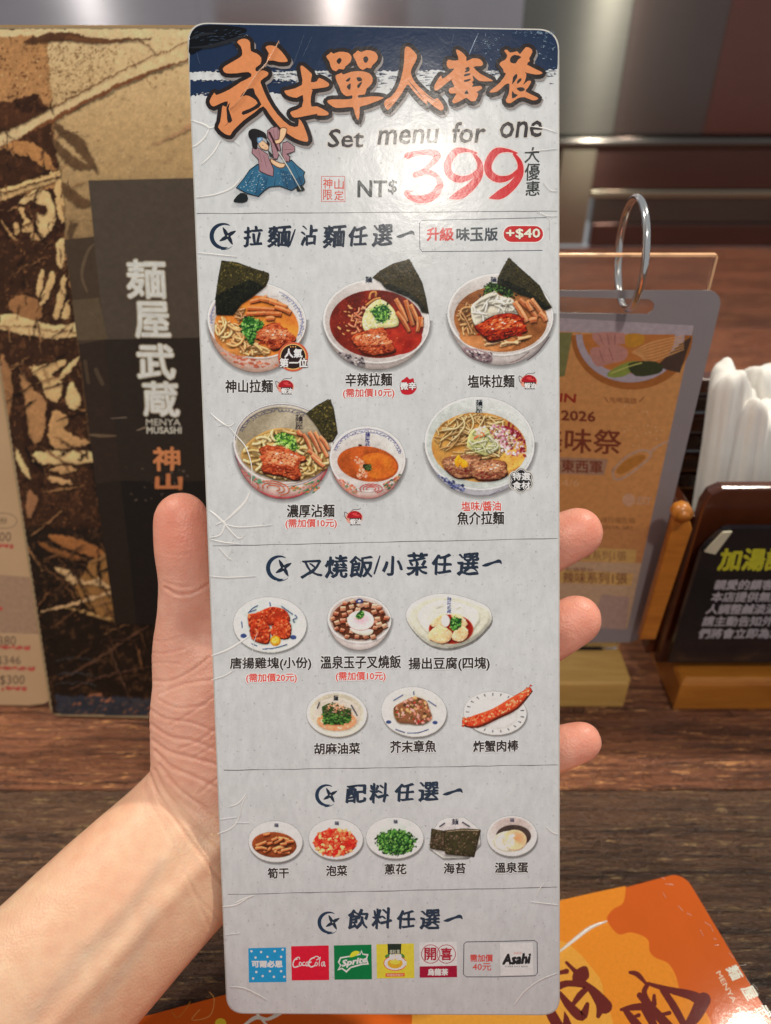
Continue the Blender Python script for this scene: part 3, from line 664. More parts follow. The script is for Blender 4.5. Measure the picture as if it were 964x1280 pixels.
for (x0, x1, y) in [(-6, 16, 682), (-6, 38, 809), (-6, 44, 835), (2, 33, 860), (-8, 3, 760)]:
    pr.dabs([(x0, y - 2), (x1, y - 1), (x1, y + 3), (x0, y + 2)], int((x1 - x0) * 1.2), [(204, 96, 84), (190, 88, 76)], 1.6, 3.2, 3)
pr.build()

# ------------------------------------------------------------------ orange menu lying on the table
c0 = G(854, 1090, .002); ax = (G(190, 1268, .002) - c0).normalized(); ay = (G(963, 1255, .002) - c0).normalized()
omP = Plane(c0, -ax, -ay); omP.n = omP.ex.cross(omP.ey); om = thing('orange_menu', 'glossy orange laminated menu with maroon brush characters lying flat on the table', 'menu', omP.m)
prism('sheet', [(x, y) for x, y in rrect(-0.34, -0.22, 0, 0, 0.006)], -0.0018, 0, paper_mat('orange_print', srgb(216, 100, 34), False, 0.06, .3), om)
EG = paint('clear_lamination_edge', (.75, .62, .5), 0.15)
oi_ = Ink('cloud_print', omP, om, 1e-5, lambda y: 1.15, ink_mat('orange_menu_ink', 0.06, .3, .06))
m6 = Z(700, 1080, .27386)
oi_.poly(m6(-600, 330, 5, 165, 150, 132) + catmull(m6(300, 100, 298, 140, 285, 182, 245, 205, 215, 245, 235, 290, 272, 322, 320, 312, 370, 325, 404, 350, 410, 400, 440, 430, 490, 450, 520, 490, 535, 530, 550, 575, 600, 610, 645, 650, 680, 700, 700, 760), 4) + m6(700, 1100, -600, 1100), (224, 136, 42))
oi_.poly(m6(-600, 420, -60, 330, 150, 480, 200, 600, 180, 800, -600, 900), (236, 158, 62), 3)
MR = (104, 40, 34); oi_.build(); oi_ = Ink('brush_character', omP, om, 3e-5, lambda y: 1.15, oi_.mat)
oi_.stroke(m6(30, 450, 60, 480, 80, 500), [4.1, 5.4, 8.1], MR); oi_.poly(m6(60, 500, 95, 470, 125, 470, 132, 520, 90, 545, 60, 540), MR, 3)
oi_.stroke(m6(-20, 500, 30, 490), [4.1, 6.8], MR); oi_.stroke(m6(-10, 560, 40, 545, 120, 560, 90, 600, 60, 640), [9.5, 8.1, 6.8, 8.1, 5.4], MR)
oi_.stroke(m6(110, 540, 160, 590, 205, 650), [5.4, 12.2, 18.9], MR); oi_.stroke(m6(160, 600, 185, 650, 175, 695), [5.4, 10.8, 5.4], MR)
oi_.stroke(m6(0, 590, 45, 650, 100, 695, 125, 640), [5.4, 10.8, 12.2, 5.4], MR); oi_.poly(m6(20, 670, 40, 700, 65, 760, 10, 760), MR)
oi_.stroke(m6(-60, 640, -20, 720, 40, 800), [10.8, 13.5, 8.1], MR)
oi_.build(); oi_ = Ink('brush_character', omP, om, 3e-5, lambda y: 1.15, oi_.mat)
oi_.stroke(m6(320, 495, 355, 505, 400, 555), [4.1, 6.8, 2.7], MR); oi_.stroke(m6(400, 545, 500, 575, 600, 600, 650, 630), [4.1, 8.1, 12.2, 16.2], MR)
oi_.stroke(m6(655, 620, 620, 690, 580, 745), [18.9, 16.2, 10.8], MR); oi_.stroke(m6(470, 575, 520, 650, 570, 740), [8.1, 9.5, 8.1], MR)
oi_.stroke(m6(365, 600, 420, 660, 520, 770), [8.1, 10.8, 13.5], MR); oi_.stroke(m6(400, 550, 385, 590, 420, 650, 460, 700), [5.4, 6.8, 5.4, 6.8], MR)
oi_.stroke(m6(430, 600, 430, 640), [4.1, 6.8], MR); oi_.stroke(m6(450, 690, 500, 680), [4.1, 5.4], MR)
oi_.stroke(m6(280, 665, 330, 655, 385, 650), [4.1, 8.1, 9.5], MR); oi_.stroke(m6(300, 670, 340, 720, 400, 790), [6.8, 10.8, 10.8], MR); oi_.stroke(m6(380, 655, 410, 700, 440, 760), [8.1, 10.8, 8.1], MR); oi_.stroke(m6(330, 700, 360, 690), [2.7, 5.4], MR)
oi_.build(); oi_ = Ink('white_lettering', omP, om, 3e-5, lambda y: 1.15, oi_.mat)
W = (246, 226, 206)
for ch, a in zip('麺屋武', [(748, 508), (816, 600), (880, 690)]):
    O = m6(a[0], a[1])[0]; oi_.text(ch, (O[0] + 2, O[1] - 8), (9, 15), (14, -6), W, bold=.5)
O = m6(712, 497)[0]; oi_.build(); oi_ = Ink('latin_lettering', omP, om, 3e-5, lambda y: 1.15, oi_.mat); oi_.text('MENYA', O, (21, 38), (5.2, -2.9), (240, 200, 176), bold=.1)
oi_.build(); oi_ = Ink('latin_lettering', omP, om, 3e-5, lambda y: 1.15, oi_.mat); oi_.text('MUSASHI', (O[0] + 25, O[1] + 45), (30, 54), (5.2, -2.9), (240, 200, 176), bold=.1)
oi_.stroke([(250, 1262), (240, 1275), (262, 1270), (268, 1250), (262, 1240)], .9, (236, 170, 96)); oi_.stroke([(215, 1265), (222, 1272), (232, 1262), (238, 1252)], .8, (200, 140, 60))
oi_.build(); oi_ = Ink('flower_print', omP, om, 3e-5, lambda y: 1.15, oi_.mat)
oi_.disc(276, 1279, 7, 6, (240, 206, 60)); oi_.stroke([(305, 1282), (320, 1272), (335, 1274), (350, 1266)], [3, 5, 4, 6], (240, 228, 210)); oi_.stroke([(322, 1268), (334, 1282)], 3, (240, 228, 210))
oi_.build()
def worn(plane, parent, pts, w, name='worn_crease', h=0.0002, mat=None):
    q = catmull(pts, 4) if len(pts) > 2 else pts; vs, fs = [], []; n = len(q)
    for i in range(n):
        a, b = q[max(i - 1, 0)], q[min(i + 1, n - 1)]; dx, dy = b[0] - a[0], b[1] - a[1]; d = math.hypot(dx, dy) or 1
        ww = w * (1 - 0.75 * abs(2 * i / (n - 1) - 1) ** 2) / 2
        for s_, zz in ((-1, 4e-5), (0, h), (1, 4e-5)):
            u, v = plane.uv(q[i][0] - dy / d * ww * s_, q[i][1] + dx / d * ww * s_); vs.append((u, v, zz))
    for i in range(n - 1):
        for k in (0, 1): fs.append((i * 3 + k, i * 3 + k + 1, i * 3 + k + 4, i * 3 + k + 3))
    o = mesh_obj(name, vs, fs, mat, parent, True)
    bm = bmesh.new(); bm.from_mesh(o.data)
    for f in bm.faces:
        if f.normal.z < 0: f.normal_flip()
    bm.to_mesh(o.data); bm.free(); return o
SC = paint('scuffed_film', (.80, .74, .66), 0.22); worn(omP, om, m6(-20, 415, 60, 350, 140, 290, 215, 262), 5.0, mat=SC, h=.0008)
for q in [(465, 60, 480, 70), (480, 92, 520, 95), (540, 190, 560, 215), (470, 130, 485, 155), (700, 340, 715, 345), (705, 372, 725, 368), (580, 225, 600, 235), (660, 265, 690, 285), (770, 405, 795, 432), (815, 465, 850, 460), (850, 520, 870, 550), (640, 300, 655, 330), (690, 290, 700, 310), (880, 545, 905, 575)]: worn(omP, om, m6(*q), 1.3, mat=SC)

# ------------------------------------------------------------------ clear stand with a laminated flyer on a ring
YS = G(783, 885).y
base = thing('sign_base', 'pale yellow wooden block with a slot that holds the clear acrylic sheet', 'wooden block', Matrix.Translation((0.06, YS + 0.018, 0)))
def grain_mat(name, c1, c2, rough=0.4, sc=(6, 40, 40), coat=0.0):
    m = NT(name); g = m.noise(m.coords(sc), 4, 5, 0.6, 0.6); m.l(m.ramp(g, [(0.3, c1), (0.7, c2)]), m.b.inputs['Base Color'])
    m.set(Roughness=rough, Coat_Weight=coat, Coat_Roughness=0.12); m.l(m.bump(g, 0.0003), m.b.inputs['Normal']); return m.mat
PALE = grain_mat('pale_wood', srgb(190, 146, 78), srgb(214, 172, 100)); xr = G(783, 885).x
o = prism('block', [(-0.09, -0.018), (xr - .06 - .002, -0.018), (xr - .06, -0.014), (xr - .06, 0.014), (xr - .064, 0.018), (-0.09, 0.018)], 0, 0.0185, PALE, base, 0.0015)
box('slot_lining', (-0.085, 0.0045, 0.0186), (xr - .07, 0.0075, 0.0192), paint('slot_shadow_felt', (.02, .015, .01), .8), base)  # near-black strip on the uncut block stands for the shade in a slot
YP = YS + 0.024; GL = NT('clear_acrylic'); GL.set(Base_Color=(.98, .97, .95), Roughness=0.03, Transmission_Weight=1.0, IOR=1.30)
pp = PY(893, 320, YP); acr = thing('acrylic_plate', 'clear acrylic sheet standing upright behind the hanging flyer', 'acrylic sheet', Matrix.Translation((pp.x - 0.08, YP, 0.019)))
prism('plate', rrect(-0.085, 0, 0.08, pp.z - 0.019, 0.001, 3), -0.001, 0.001, GL.mat, acr)
acr.children[0].rotation_euler = (R(90), 0, 0)
AE = paint('polished_acrylic_edge', srgb(236, 186, 140), 0.2)
zz = pp.z - 0.019
box('polished_edge', (-0.085, -0.0013, zz), (0.0805, 0.0013, zz + 0.0008), AE, acr); box('polished_edge', (0.0802, -0.0013, 0), (0.081, 0.0013, zz - .0001), AE, acr)
fo = PY(799, 803, YS + 0.012); ft = PY(905, 363, YS + 0.0205) - fo
FP = Plane(fo, (1, 0, 0), ft); _e = ft.normalized(); _x = (Vector((1, 0, 0)) - _e * _e.x).normalized(); FP = Plane(fo, _x, _e)
fly = thing('laminated_flyer', 'grey edged laminated flyer with an orange noodle bowl print, hanging from a metal ring', 'flyer', FP.m)
fh = FP.uv(905, 363)[1]; sl = [FP.uv(x, y) for x, y in [(700, 371), (812, 374), (818, 380), (817, 388), (810, 393), (700, 391)]]
def gm(name, c, r): 
    m = NT(name); m.set(Roughness=r, Base_Color=c); m.l(film_relief(m, 2.0), m.b.inputs['Normal']); return m.mat
prism('laminate', rrect(-0.11, 0, 0, fh, 0.006), -0.0008, 0, gm('cloudy_laminate', srgb(142, 134, 136), .3), fly, holes=[list(reversed(sl))])
fk = Ink('printed_sheet', FP, fly, 1e-5, lambda y: 1.25, INK_MATT)
r3 = Z(690, 240, .2386); r4 = Z(690, 440, .28423); r5 = Z(690, 640, .28423)
fk.poly([(640, 396), (867, 408), (784, 786), (640, 776)], (186, 132, 80))
fk.poly([(640, 394), (867, 407), (864, 421), (640, 412)], (160, 148, 154))
fk.poly([(640, 700), (802, 704), (784, 786), (640, 776)], (176, 148, 120)); fk.poly([(640, 655), (812, 659), (802, 704), (640, 700)], (176, 124, 78))
fk.poly([(640, 414), (716, 416), (706, 470), (640, 480)], (112, 112, 70))
fk.disc(778, 400, 66, 82, (0, 0, 0), 0, 40) if False else None
def arcband(cx, cy, rx, ry, w, a0, a1, c): fk.stroke([(cx + rx * math.cos(R(a)), cy + ry * math.sin(R(a))) for a in range(a0, a1 + 1, 8)], w, c, sub=2, cap=False)
cxy = (790, 414)
fk.poly(ell(790, 419, 76, 68, 0, 28, 0, 180), (150, 92, 46)); fk.poly(ell(788, 418, 68, 60, 0, 28, 0, 180), (158, 148, 158)); fk.poly(ell(786, 418, 58, 49, 0, 28, 0, 180), (172, 108, 56))
fk.poly([(864, 421), (864, 424), (850, 466), (832, 462), (822, 456), (850, 430)], (70, 54, 46))
for q in [(215, 740, 380, 740, 390, 790, 330, 800, 290, 810, 240, 800), (205, 820, 260, 810, 340, 800, 395, 830, 380, 880, 300, 900, 240, 915, 205, 870)]: fk.poly(r3(*q), (172, 122, 112), 3)
for q in [(250, 750, 270, 800), (290, 745, 300, 800), (330, 745, 330, 800), (250, 830, 270, 890), (300, 820, 320, 880)]: fk.stroke(r3(*q), 1.2, (140, 92, 88))
fk.poly(r3(385, 750, 430, 740, 480, 750, 480, 790, 420, 815, 385, 795), (178, 126, 46), 3)
for k in range(7): fk.stroke(r3(420 + k * 8, 840 + k * 4, 520, 790 + k * 16, 690, 752 + k * 12), [1.4, 2, 1.2], (192, 142, 92))
fk.poly(r3(300, 940, 400, 890, 480, 890, 440, 920, 380, 965, 300, 970), (124, 136, 64), 3); fk.poly(r3(400, 900, 520, 885, 580, 910, 560, 950, 440, 965), (56, 60, 38), 3); fk.stroke(r3(310, 950, 400, 915, 470, 895), 1.4, (172, 172, 96))
MRN = (110, 52, 36)
fk.T('IN', 700, 492, 719, 502, (140, 46, 34), rise=-1, bold=.6, slant=.1); fk.T('2026', 702, 513, 744, 525, MRN, rise=-2, bold=.6); fk.T('美味祭', 668, 534, 776, 564, MRN, rise=-4, bold=.5, slant=.05)
fk.poly([(690, 571), (760, 574), (755, 594), (690, 592)], (152, 120, 98)); fk.T('東西軍', 702, 574, 753, 590, MRN, rise=-2, bold=.3); fk.T('14/6', 697, 599, 724, 608, (196, 152, 110)); fk.T('先喝湯頭', 762, 496, 796, 503, MRN, rise=-2)
fk.text('/', (798, 503), (5, 0), (3, -7), MRN); fk.text('\\', (757, 503), (4, 0), (-2, -7), MRN)
fk.stroke([(766, 588), (768, 598), (778, 598), (796, 586), (812, 572), (812, 565), (800, 563), (782, 572), (766, 588)], 2.6, (170, 140, 120), sub=4); fk.stroke([(812, 566), (822, 558), (836, 551)], [3, 2.4, 2], (170, 140, 120))
fk.poly([(770, 588), (776, 593), (790, 586), (806, 574), (806, 569), (796, 569), (780, 577)], (164, 110, 50), 2)
fk.dabs([(780, 500), (820, 520), (832, 545), (790, 560), (776, 535)], 34, [(196, 158, 118)], 1, 2, 4)
fk.disc(786, 625, 8, 8, (186, 146, 116)); fk.text('EST', (796, 630), (17, 1), (2, -9), (186, 146, 116), bold=.4)
fk.T('味玲瓏在線', 752, 646, 794, 654, (126, 84, 52), rise=-1); fk.T('MENYA, SAY', 748, 656, 792, 662, (126, 84, 52), rise=-1)
fk.poly([(700, 683), (796, 687), (794, 704), (698, 700)], (186, 150, 92), 0); fk.T('味系列1張', 728, 688, 783, 700, (120, 80, 60), rise=-1)
fk.poly([(700, 712), (792, 717), (789, 732), (698, 728)], (186, 150, 92), 0); fk.T('辣味系列1張', 704, 715, 784, 729, (120, 80, 60), rise=-1, bold=.2)
fk.T('點購雙份', 707, 709, 742, 715, (120, 84, 64), rise=-.5)
fk.poly([(752, 743), (787, 746), (782, 787), (740, 784)], (160, 134, 124))
fk.build()
# ring
rc = PY(789, 318, YS + 0.022); rr = 0.0192; dvec = Vector((0.03, 1, 0)).normalized(); path = []
for i in range(56): t = 2 * math.pi * i / 56 ; path.append(dvec * math.cos(t) * rr * 0.95 + Vector((-0.04, 0, 1)) * math.sin(t) * rr)
CH = NT('chrome'); CH.set(Metallic=1.0, Roughness=0.12, Base_Color=(.8, .78, .76))
ring = tube('metal_ring', path, 0.0014, CH.mat, None, 12, True); ring.location = rc
ring['label'] = 'shiny steel book ring through the slot of the laminated flyer'; ring['category'] = 'ring'

# ------------------------------------------------------------------ wooden napkin box with a black notice
YN = G(840, 890).y
REDW = grain_mat('lacquered_red_wood', srgb(58, 28, 16), srgb(92, 45, 24), 0.2, (5, 5, 40), .5); DKW = grain_mat('dark_lacquer', srgb(50, 26, 15), srgb(74, 38, 22), .2, (30, 5, 5), .6)
HON = grain_mat('honey_wood', srgb(164, 96, 30), srgb(196, 124, 46), .35, (6, 40, 40), .2)
x0 = G(840, 890).x; nb = thing('napkin_box', 'dark lacquered wooden napkin box on a honey coloured foot, right edge of the photo', 'napkin box', Matrix.Translation((x0 + .06, YN + .03, 0)))
def nx(px, py, y): return PY(px, py, y)
prism('foot', [(-.06, -.03), (.14, -.03), (.14, .05), (-.052, .05), (-.06, .03)], 0, nx(840, 852, YN).z, HON, nb, .003)
zf = nx(840, 852, YN).z; fz = nx(900, 612, YN + .012).z
# tapering front board, rounded shoulders
fb = [nx(818, 838, YN + .012), nx(878, 632, YN + .012), nx(888, 617, YN + .012), nx(904, 610, YN + .012)]
ox, oy = nb.location.x, nb.location.y
out = [(q.x - ox, q.z) for q in fb]; out = [(out[0][0], zf)] + out[1:] + [(0.15, out[-1][1] + .001), (0.15, zf)]
o = prism('front_board', list(reversed(out)), 0, 0.006, REDW, nb, .0012); o.rotation_euler = (R(90), 0, 0); o.location = (0, -.012, 0)
sb = box('side_board', (out[1][0] - .003, -.011, zf), (out[1][0] + .003, .055, nx(868, 585, YN + .06).z), REDW, nb, .001)
box('back_board', (out[1][0], .055, zf), (.15, .061, nx(868, 545, YN + .09).z), DKW, nb, .001)
pq = nx(852, 640, YN + .0); bm = bmesh.new(); bmesh.ops.create_cone(bm, cap_ends=True, segments=8, radius1=.0042, radius2=.0042, depth=.008)
bmesh.ops.bevel(bm, geom=[e for e in bm.edges if len(e.link_faces) == 2 and any(len(f.verts) > 4 for f in e.link_faces)], offset=.0015, segments=2, affect='EDGES')
bmesh.ops.rotate(bm, verts=bm.verts, matrix=Matrix.Rotation(R(90), 3, 'X'))
for v in bm.verts: v.co += Vector((pq.x - ox, -.03, pq.z))
bm_obj('peg', bm, HON, nb, True)
sq = [PY(x, y, YN + .004) for x, y in ((800, 800), (820, 800), (866, 662), (862, 648), (844, 648))]
o = prism('side_slat', [(q.x - ox, q.z) for q in sq], 0, .005, HON, nb, .0008); o.rotation_euler = (R(90), 0, 0); o.location = (0, -.021, 0)
# honey post and stacked dark slats behind
rk = thing('slatted_rack', 'stack of dark brown wooden slats between the flyer and the napkins', 'rack', Matrix.Translation((PY(880, 560, YN + .07).x, YN + .07, 0)))
for k in range(6):
    za, zb = PY(880, 470 + k * 24, YN + .07).z, PY(880, 489 + k * 24, YN + .07).z
    box('slat', (-.03, -.004 + .002 * (k % 2), zb), (.05, .006, za), DKW if k % 2 else REDW, rk, .0012)
box('rack_post', (-.028, .007, 0), (-.018, .014, PY(880, 470, YN + .07).z), DKW, rk); box('rack_post', (.03, .007, 0), (.04, .014, PY(880, 470, YN + .07).z), DKW, rk)
# napkins: folded rolls of thin paper with soft pleats
NAP = NT('napkin_paper'); NAP.set(Base_Color=(.78, .75, .70), Roughness=.75, Subsurface_Weight=.15, Subsurface_Radius=(.01, .008, .006), Subsurface_Scale=.3)
NAP.l(NAP.bump(NAP.noise(NAP.coords(), 120, 3), .0002), NAP.b.inputs['Normal'])
def napkin(pxt, pyt, pxb, pyb, w, yo, seed, label):
    a = PY(pxb, pyb, YN + .038 + yo); b = PY(pxt, pyt, YN + .044 + yo); b.y = a.y + .012
    rnd = random.Random(seed); n, m = 72, 26; vs, fs = [], []
    ph = [rnd.uniform(0, 6) for _ in range(4)]; ax = (b - a); 
    for j in range(m + 1):
        t = j / m; c = a + ax * t; ww = w * (1 - .30 * t)
        close = 1 if t < .92 else math.sqrt(max(0, 1 - ((t - .92) / .085) ** 2))
        for i in range(n):
            s = 2 * math.pi * i / n; rr = 1 + .14 * math.sin(3 * s + ph[0] + t * 1.2) + .13 * abs(math.sin(4.5 * s + ph[1] - t * 1.1)) - .03 * (math.sin(11 * s + ph[3] + t) > .6)
            vs.append((c.x + ww * rr * math.cos(s) * (.72 + .28 * close), c.y + .009 * rr * math.sin(s) * (.6 + .4 * close), c.z + (.004 * math.sin(2 * s + ph[2]) + .0008 * math.sin(5 * s + ph[0])) * t))
    for j in range(m):
        for i in range(n): fs.append((j * n + i, j * n + (i + 1) % n, (j + 1) * n + (i + 1) % n, (j + 1) * n + i))
    fs.append(tuple(m * n + i for i in range(n)))
    o = thing('paper_napkin', label, 'napkin', Matrix.Translation(a), 'paper napkins in the wooden box')
    me = mesh_obj('folded_sheet', [(v[0] - a.x, v[1] - a.y, v[2] - a.z) for v in vs], fs, NAP.mat, o, True)
    sm = me.modifiers.new('soft', 'SUBSURF'); sm.levels = sm.render_levels = 1
    return o
napkin(922, 470, 893, 680, .011, 0, 1, 'leftmost folded white napkin, next to the dark slats')
napkin(968, 466, 925, 690, .015, .012, 2, 'tallest white napkin at the back, its top at the right edge of the photo')
napkin(945, 505, 916, 690, .010, -.006, 5, 'creased white napkin in the middle of the bunch')
napkin(985, 520, 962, 700, .020, -.008, 7, 'broad smooth white napkin in front, cut by the right edge of the photo')
# black notice
nP = Plane(PY(835, 828, YN + .003), (1, 0, 0), (0, -0.0, 1))
no = thing('black_notice', 'black notice with yellow heading and grey slanted lines leaning on the napkin box', 'notice', nP.m)
npx = [nP.uv(x, y) for x, y in [(835, 828), (878, 690), (884, 682), (905, 663), (914, 661)]]
prism('board', list(reversed(npx + [(0.14, npx[-1][1]), (0.14, 0)])), -.003, 0, paint('black_gloss', (.008, .007, .009), .12, coat=.3), no)
ncl = nP.uv(880, 688), nP.uv(903, 664), nP.uv(914, 663), nP.uv(893, 691)
prism('corner_clip', list(reversed(ncl)), .0001, .0012, paint('pale_plastic', srgb(190, 184, 160), .25), no)
ni = Ink('notice_lettering', nP, no, 2e-5, lambda y: 1.25, INK_MATT)
ni.T('加湯說明', 897, 686, 1010, 713, (164, 160, 42), slant=.22, bold=1.1, rise=0)
for i, (s_, xa) in enumerate([('親愛的顧客您好', 892), ('本店提供無限量', 888), ('人調整鹹淡湯頭', 882), ('請主動告知外場', 877), ('們將會立即為您', 872)]):
    ni.T(s_, xa, 725 + i * 15.2, xa + 103, 737 + i * 15.2, (150, 144, 150), slant=.3, bold=.45)
ni.build()
# ------------------------------------------------------------------ the hand and forearm: one continuous skin
def capsule_tube(bm, nodes, n=20, cap=True):
    """nodes: (px, py, depth m, half width px, thickness ratio); an elliptical tube with round ends, in world space"""
    nd = catmull(nodes, 5); C = [P(a[0], a[1], a[2]) for a in nd]; W = [a[3] * a[2] / F for a in nd]; TH = [a[4] for a in nd]
    rings = []
    def ring(c, d, w, th):
        side = d.cross(FWD).normalized(); dep = side.cross(d).normalized()
        return [bm.verts.new(c + side * (w * math.cos(2 * math.pi * k / n)) + dep * (w * th * math.sin(2 * math.pi * k / n))) for k in range(n)]
    m = len(C); D = [(C[min(i + 1, m - 1)] - C[max(i - 1, 0)]).normalized() for i in range(m)]
    def caps(i, sgn):
        out = []
        for k in range(1, 6):
            a = k / 6 * math.pi / 2; out.append(ring(C[i] + D[i] * sgn * W[i] * math.sin(a), D[i], W[i] * math.cos(a), TH[i]))
        return out
    rings = caps(0, -1)[::-1] + [ring(C[i], D[i], W[i], TH[i]) for i in range(m)] + caps(m - 1, 1)
    for a, b in zip(rings, rings[1:]):
        for k in range(n): bm.faces.new((a[k], a[(k + 1) % n], b[(k + 1) % n], b[k]))
    bm.faces.new(rings[0][::-1]); bm.faces.new(rings[-1])

bm = bmesh.new()
# forearm into wrist
capsule_tube(bm, [(-330, 1640, .178, 175, .82), (-200, 1500, .192, 152, .82), (-80, 1375, .206, 133, .82), (40, 1255, .220, 118, .82), (150, 1140, .236, 107, .80), (238, 1052, .249, 98, .72), (290, 985, .254, 92, .62)], 32)
# palm: metacarpal fan, thenar and heel pads
capsule_tube(bm, [(262, 1040, .250, 84, .68), (330, 900, .252, 84, .52), (400, 760, .247, 62, .48), (440, 690, .243, 44, .62)])
capsule_tube(bm, [(290, 1030, .253, 80, .62), (385, 900, .255, 78, .50), (470, 800, .249, 50, .55)])
capsule_tube(bm, [(300, 1050, .253, 78, .60), (400, 960, .254, 70, .52), (480, 880, .249, 46, .60)])
capsule_tube(bm, [(310, 1080, .252, 62, .66), (390, 1010, .252, 58, .62), (462, 945, .249, 42, .66)])
capsule_tube(bm, [(266, 1000, .248, 74, .60), (257, 905, .2455, 68, .58), (268, 830, .2445, 66, .52), (300, 780, .247, 50, .50)])
# thumb
capsule_tube(bm, [(262, 880, .246, 66, .58), (247, 812, .2435, 58, .58), (238, 760, .2400, 42, .74), (233, 722, .2375, 35.5, .86), (229, 684, .2355, 36.5, .84), (227, 650, .2350, 35.5, .80)])
# index (behind the card), middle, ring and little finger
capsule_tube(bm, [(430, 710, .244, 42, .8), (500, 640, .247, 38, .85), (560, 580, .245, 35, .85), (600, 560, .240, 33, .85), (640, 545, .236, 30, .8)])
capsule_tube(bm, [(465, 790, .249, 42, .8), (540, 755, .254, 39, .85), (610, 722, .252, 37, .85), (665, 695, .243, 35, .86), (700, 676, .2375, 34, .84), (722, 666, .2365, 32.5, .80)])
capsule_tube(bm, [(470, 870, .250, 41, .8), (545, 858, .255, 38, .85), (615, 836, .254, 36, .85), (668, 806, .245, 34.5, .86), (700, 786, .2385, 34, .84), (721, 775, .2375, 32, .80)])
capsule_tube(bm, [(462, 942, .250, 37, .8), (540, 955, .253, 33, .85), (610, 956, .253, 31, .85), (662, 948, .246, 30, .86), (700, 935, .2400, 28.5, .86), (727, 927, .2390, 26, .82)])
tmp = bpy.data.meshes.new('skin_source'); bmesh.ops.recalc_face_normals(bm, faces=bm.faces); bm.to_mesh(tmp); bm.free()
to = bpy.data.objects.new('skin_source', tmp); COL.objects.link(to)
md = to.modifiers.new('r', 'REMESH'); md.mode = 'VOXEL'; md.voxel_size = 0.0012
md = to.modifiers.new('s', 'SMOOTH'); md.factor = 0.6; md.iterations = 9
md = to.modifiers.new('u', 'SUBSURF'); md.levels = 1
dg = bpy.context.evaluated_depsgraph_get(); sk = bpy.data.meshes.new_from_object(to.evaluated_get(dg)); sk.name = 'person'
bpy.data.objects.remove(to)
nv = len(sk.vertices); co = np.zeros(nv * 3); sk.vertices.foreach_get('co', co); co = co.reshape(-1, 3)
no_ = np.zeros(nv * 3); sk.vertices.foreach_get('normal', no_); no_ = no_.reshape(-1, 3)
rel = co - np.array(CAM); zf_ = rel @ np.array(FWD); PX = CX + F * (rel @ np.array(RGT)) / zf_; PYY = CY - F * (rel @ np.array(UPV)) / zf_
face = np.clip(-(no_ @ np.array(FWD)) * 1.6, 0, 1); hide = (PX < 330) | (PX > 690)
def dist_poly(pts):
    q = np.array(catmull(pts, 5)); best = np.full(nv, 1e9)
    for a, b in zip(q[:-1], q[1:]):
        d = b - a; L2 = d @ d + 1e-9; t = np.clip(((PX - a[0]) * d[0] + (PYY - a[1]) * d[1]) / L2, 0, 1)
        best = np.minimum(best, np.hypot(PX - a[0] - t * d[0], PYY - a[1] - t * d[1]))
    return best
disp = np.zeros(nv); redl = np.zeros(nv)
CRE = [  # folds of the skin: path, depth mm, half width px
 ([(207, 735), (222, 743), (240, 742), (262, 730)], .75, 2.6), ([(206, 728), (224, 733), (245, 733)], .25, 2.2), ([(200, 690), (225, 694), (250, 688)], .12, 2),
 ([(190, 968), (203, 1000), (226, 1035), (252, 1070), (282, 1108)], .9, 3.2), ([(196, 962), (212, 992), (238, 1024), (280, 1064)], .7, 3.0), ([(181, 982), (192, 1012), (214, 1050), (232, 1092), (262, 1160)], .35, 3.0),
 ([(202, 955), (222, 980), (250, 1005), (285, 1035)], .6, 3.0), ([(228, 1090), (250, 1125), (276, 1150)], .3, 2.6),
 ([(196, 938), (215, 957), (240, 968), (275, 985)], .7, 3), ([(193, 925), (212, 938), (240, 946), (275, 956)], .65, 3), ([(192, 905), (215, 920), (242, 925), (272, 938)], .6, 3),
 ([(190, 885), (210, 897), (240, 902), (270, 915)], .5, 2.6), ([(200, 872), (225, 884), (258, 880)], .4, 2.4), ([(225, 935), (250, 925), (275, 905)], .35, 2.2), ([(215, 905), (240, 890), (268, 870)], .3, 2.2),
 ([(195, 850), (215, 850), (240, 838), (262, 822)], .45, 2.4), ([(188, 830), (205, 828), (226, 830)], .3, 2), ([(200, 868), (230, 855), (266, 850)], .35, 2.4), ([(190, 800), (205, 802), (222, 798)], .2, 2), ([(187, 815), (206, 817), (230, 812)], .25, 2),
 ([(240, 948), (262, 935), (280, 925)], .3, 2.2), ([(250, 990), (268, 975), (285, 968)], .35, 2.4), ([(210, 970), (232, 990), (262, 1010)], .35, 2.2),
 ([(703, 690), (716, 698)], .2, 2), ([(700, 815), (716, 800)], .2, 2)]
for pts, mm, w in CRE:
    mm *= .55; w *= .7
    d = dist_poly(pts); disp -= mm * .001 * np.exp(-(d / w) ** 2) * face; disp += mm * .00035 * np.exp(-((d - 2.4 * w) / (1.3 * w)) ** 2) * face; redl += .35 * mm * np.exp(-(d / (w * .9)) ** 2)
def bump_at(x, y, r, h): return h * np.exp(-((PX - x) ** 2 + (PYY - y) ** 2) / r ** 2) * face
disp += bump_at(228, 1000, 60, .0012) + bump_at(215, 880, 45, .0015) - bump_at(252, 790, 26, .0035)
# tendons along the inner wrist
for pts, h, w in [([(275, 1060), (215, 1120), (150, 1190), (60, 1290)], .0010, 13), ([(240, 1030), (180, 1100), (110, 1175)], .0004, 12)]:
    disp += h * np.exp(-(dist_poly(pts) / w) ** 2) * face
lowf = np.array([noise.noise(Vector(c) * 110) for c in co[::1]]) if nv < 400000 else np.zeros(nv)
disp += lowf * .00012
co += no_ * disp[:, None]; sk.vertices.foreach_set('co', co.reshape(-1))
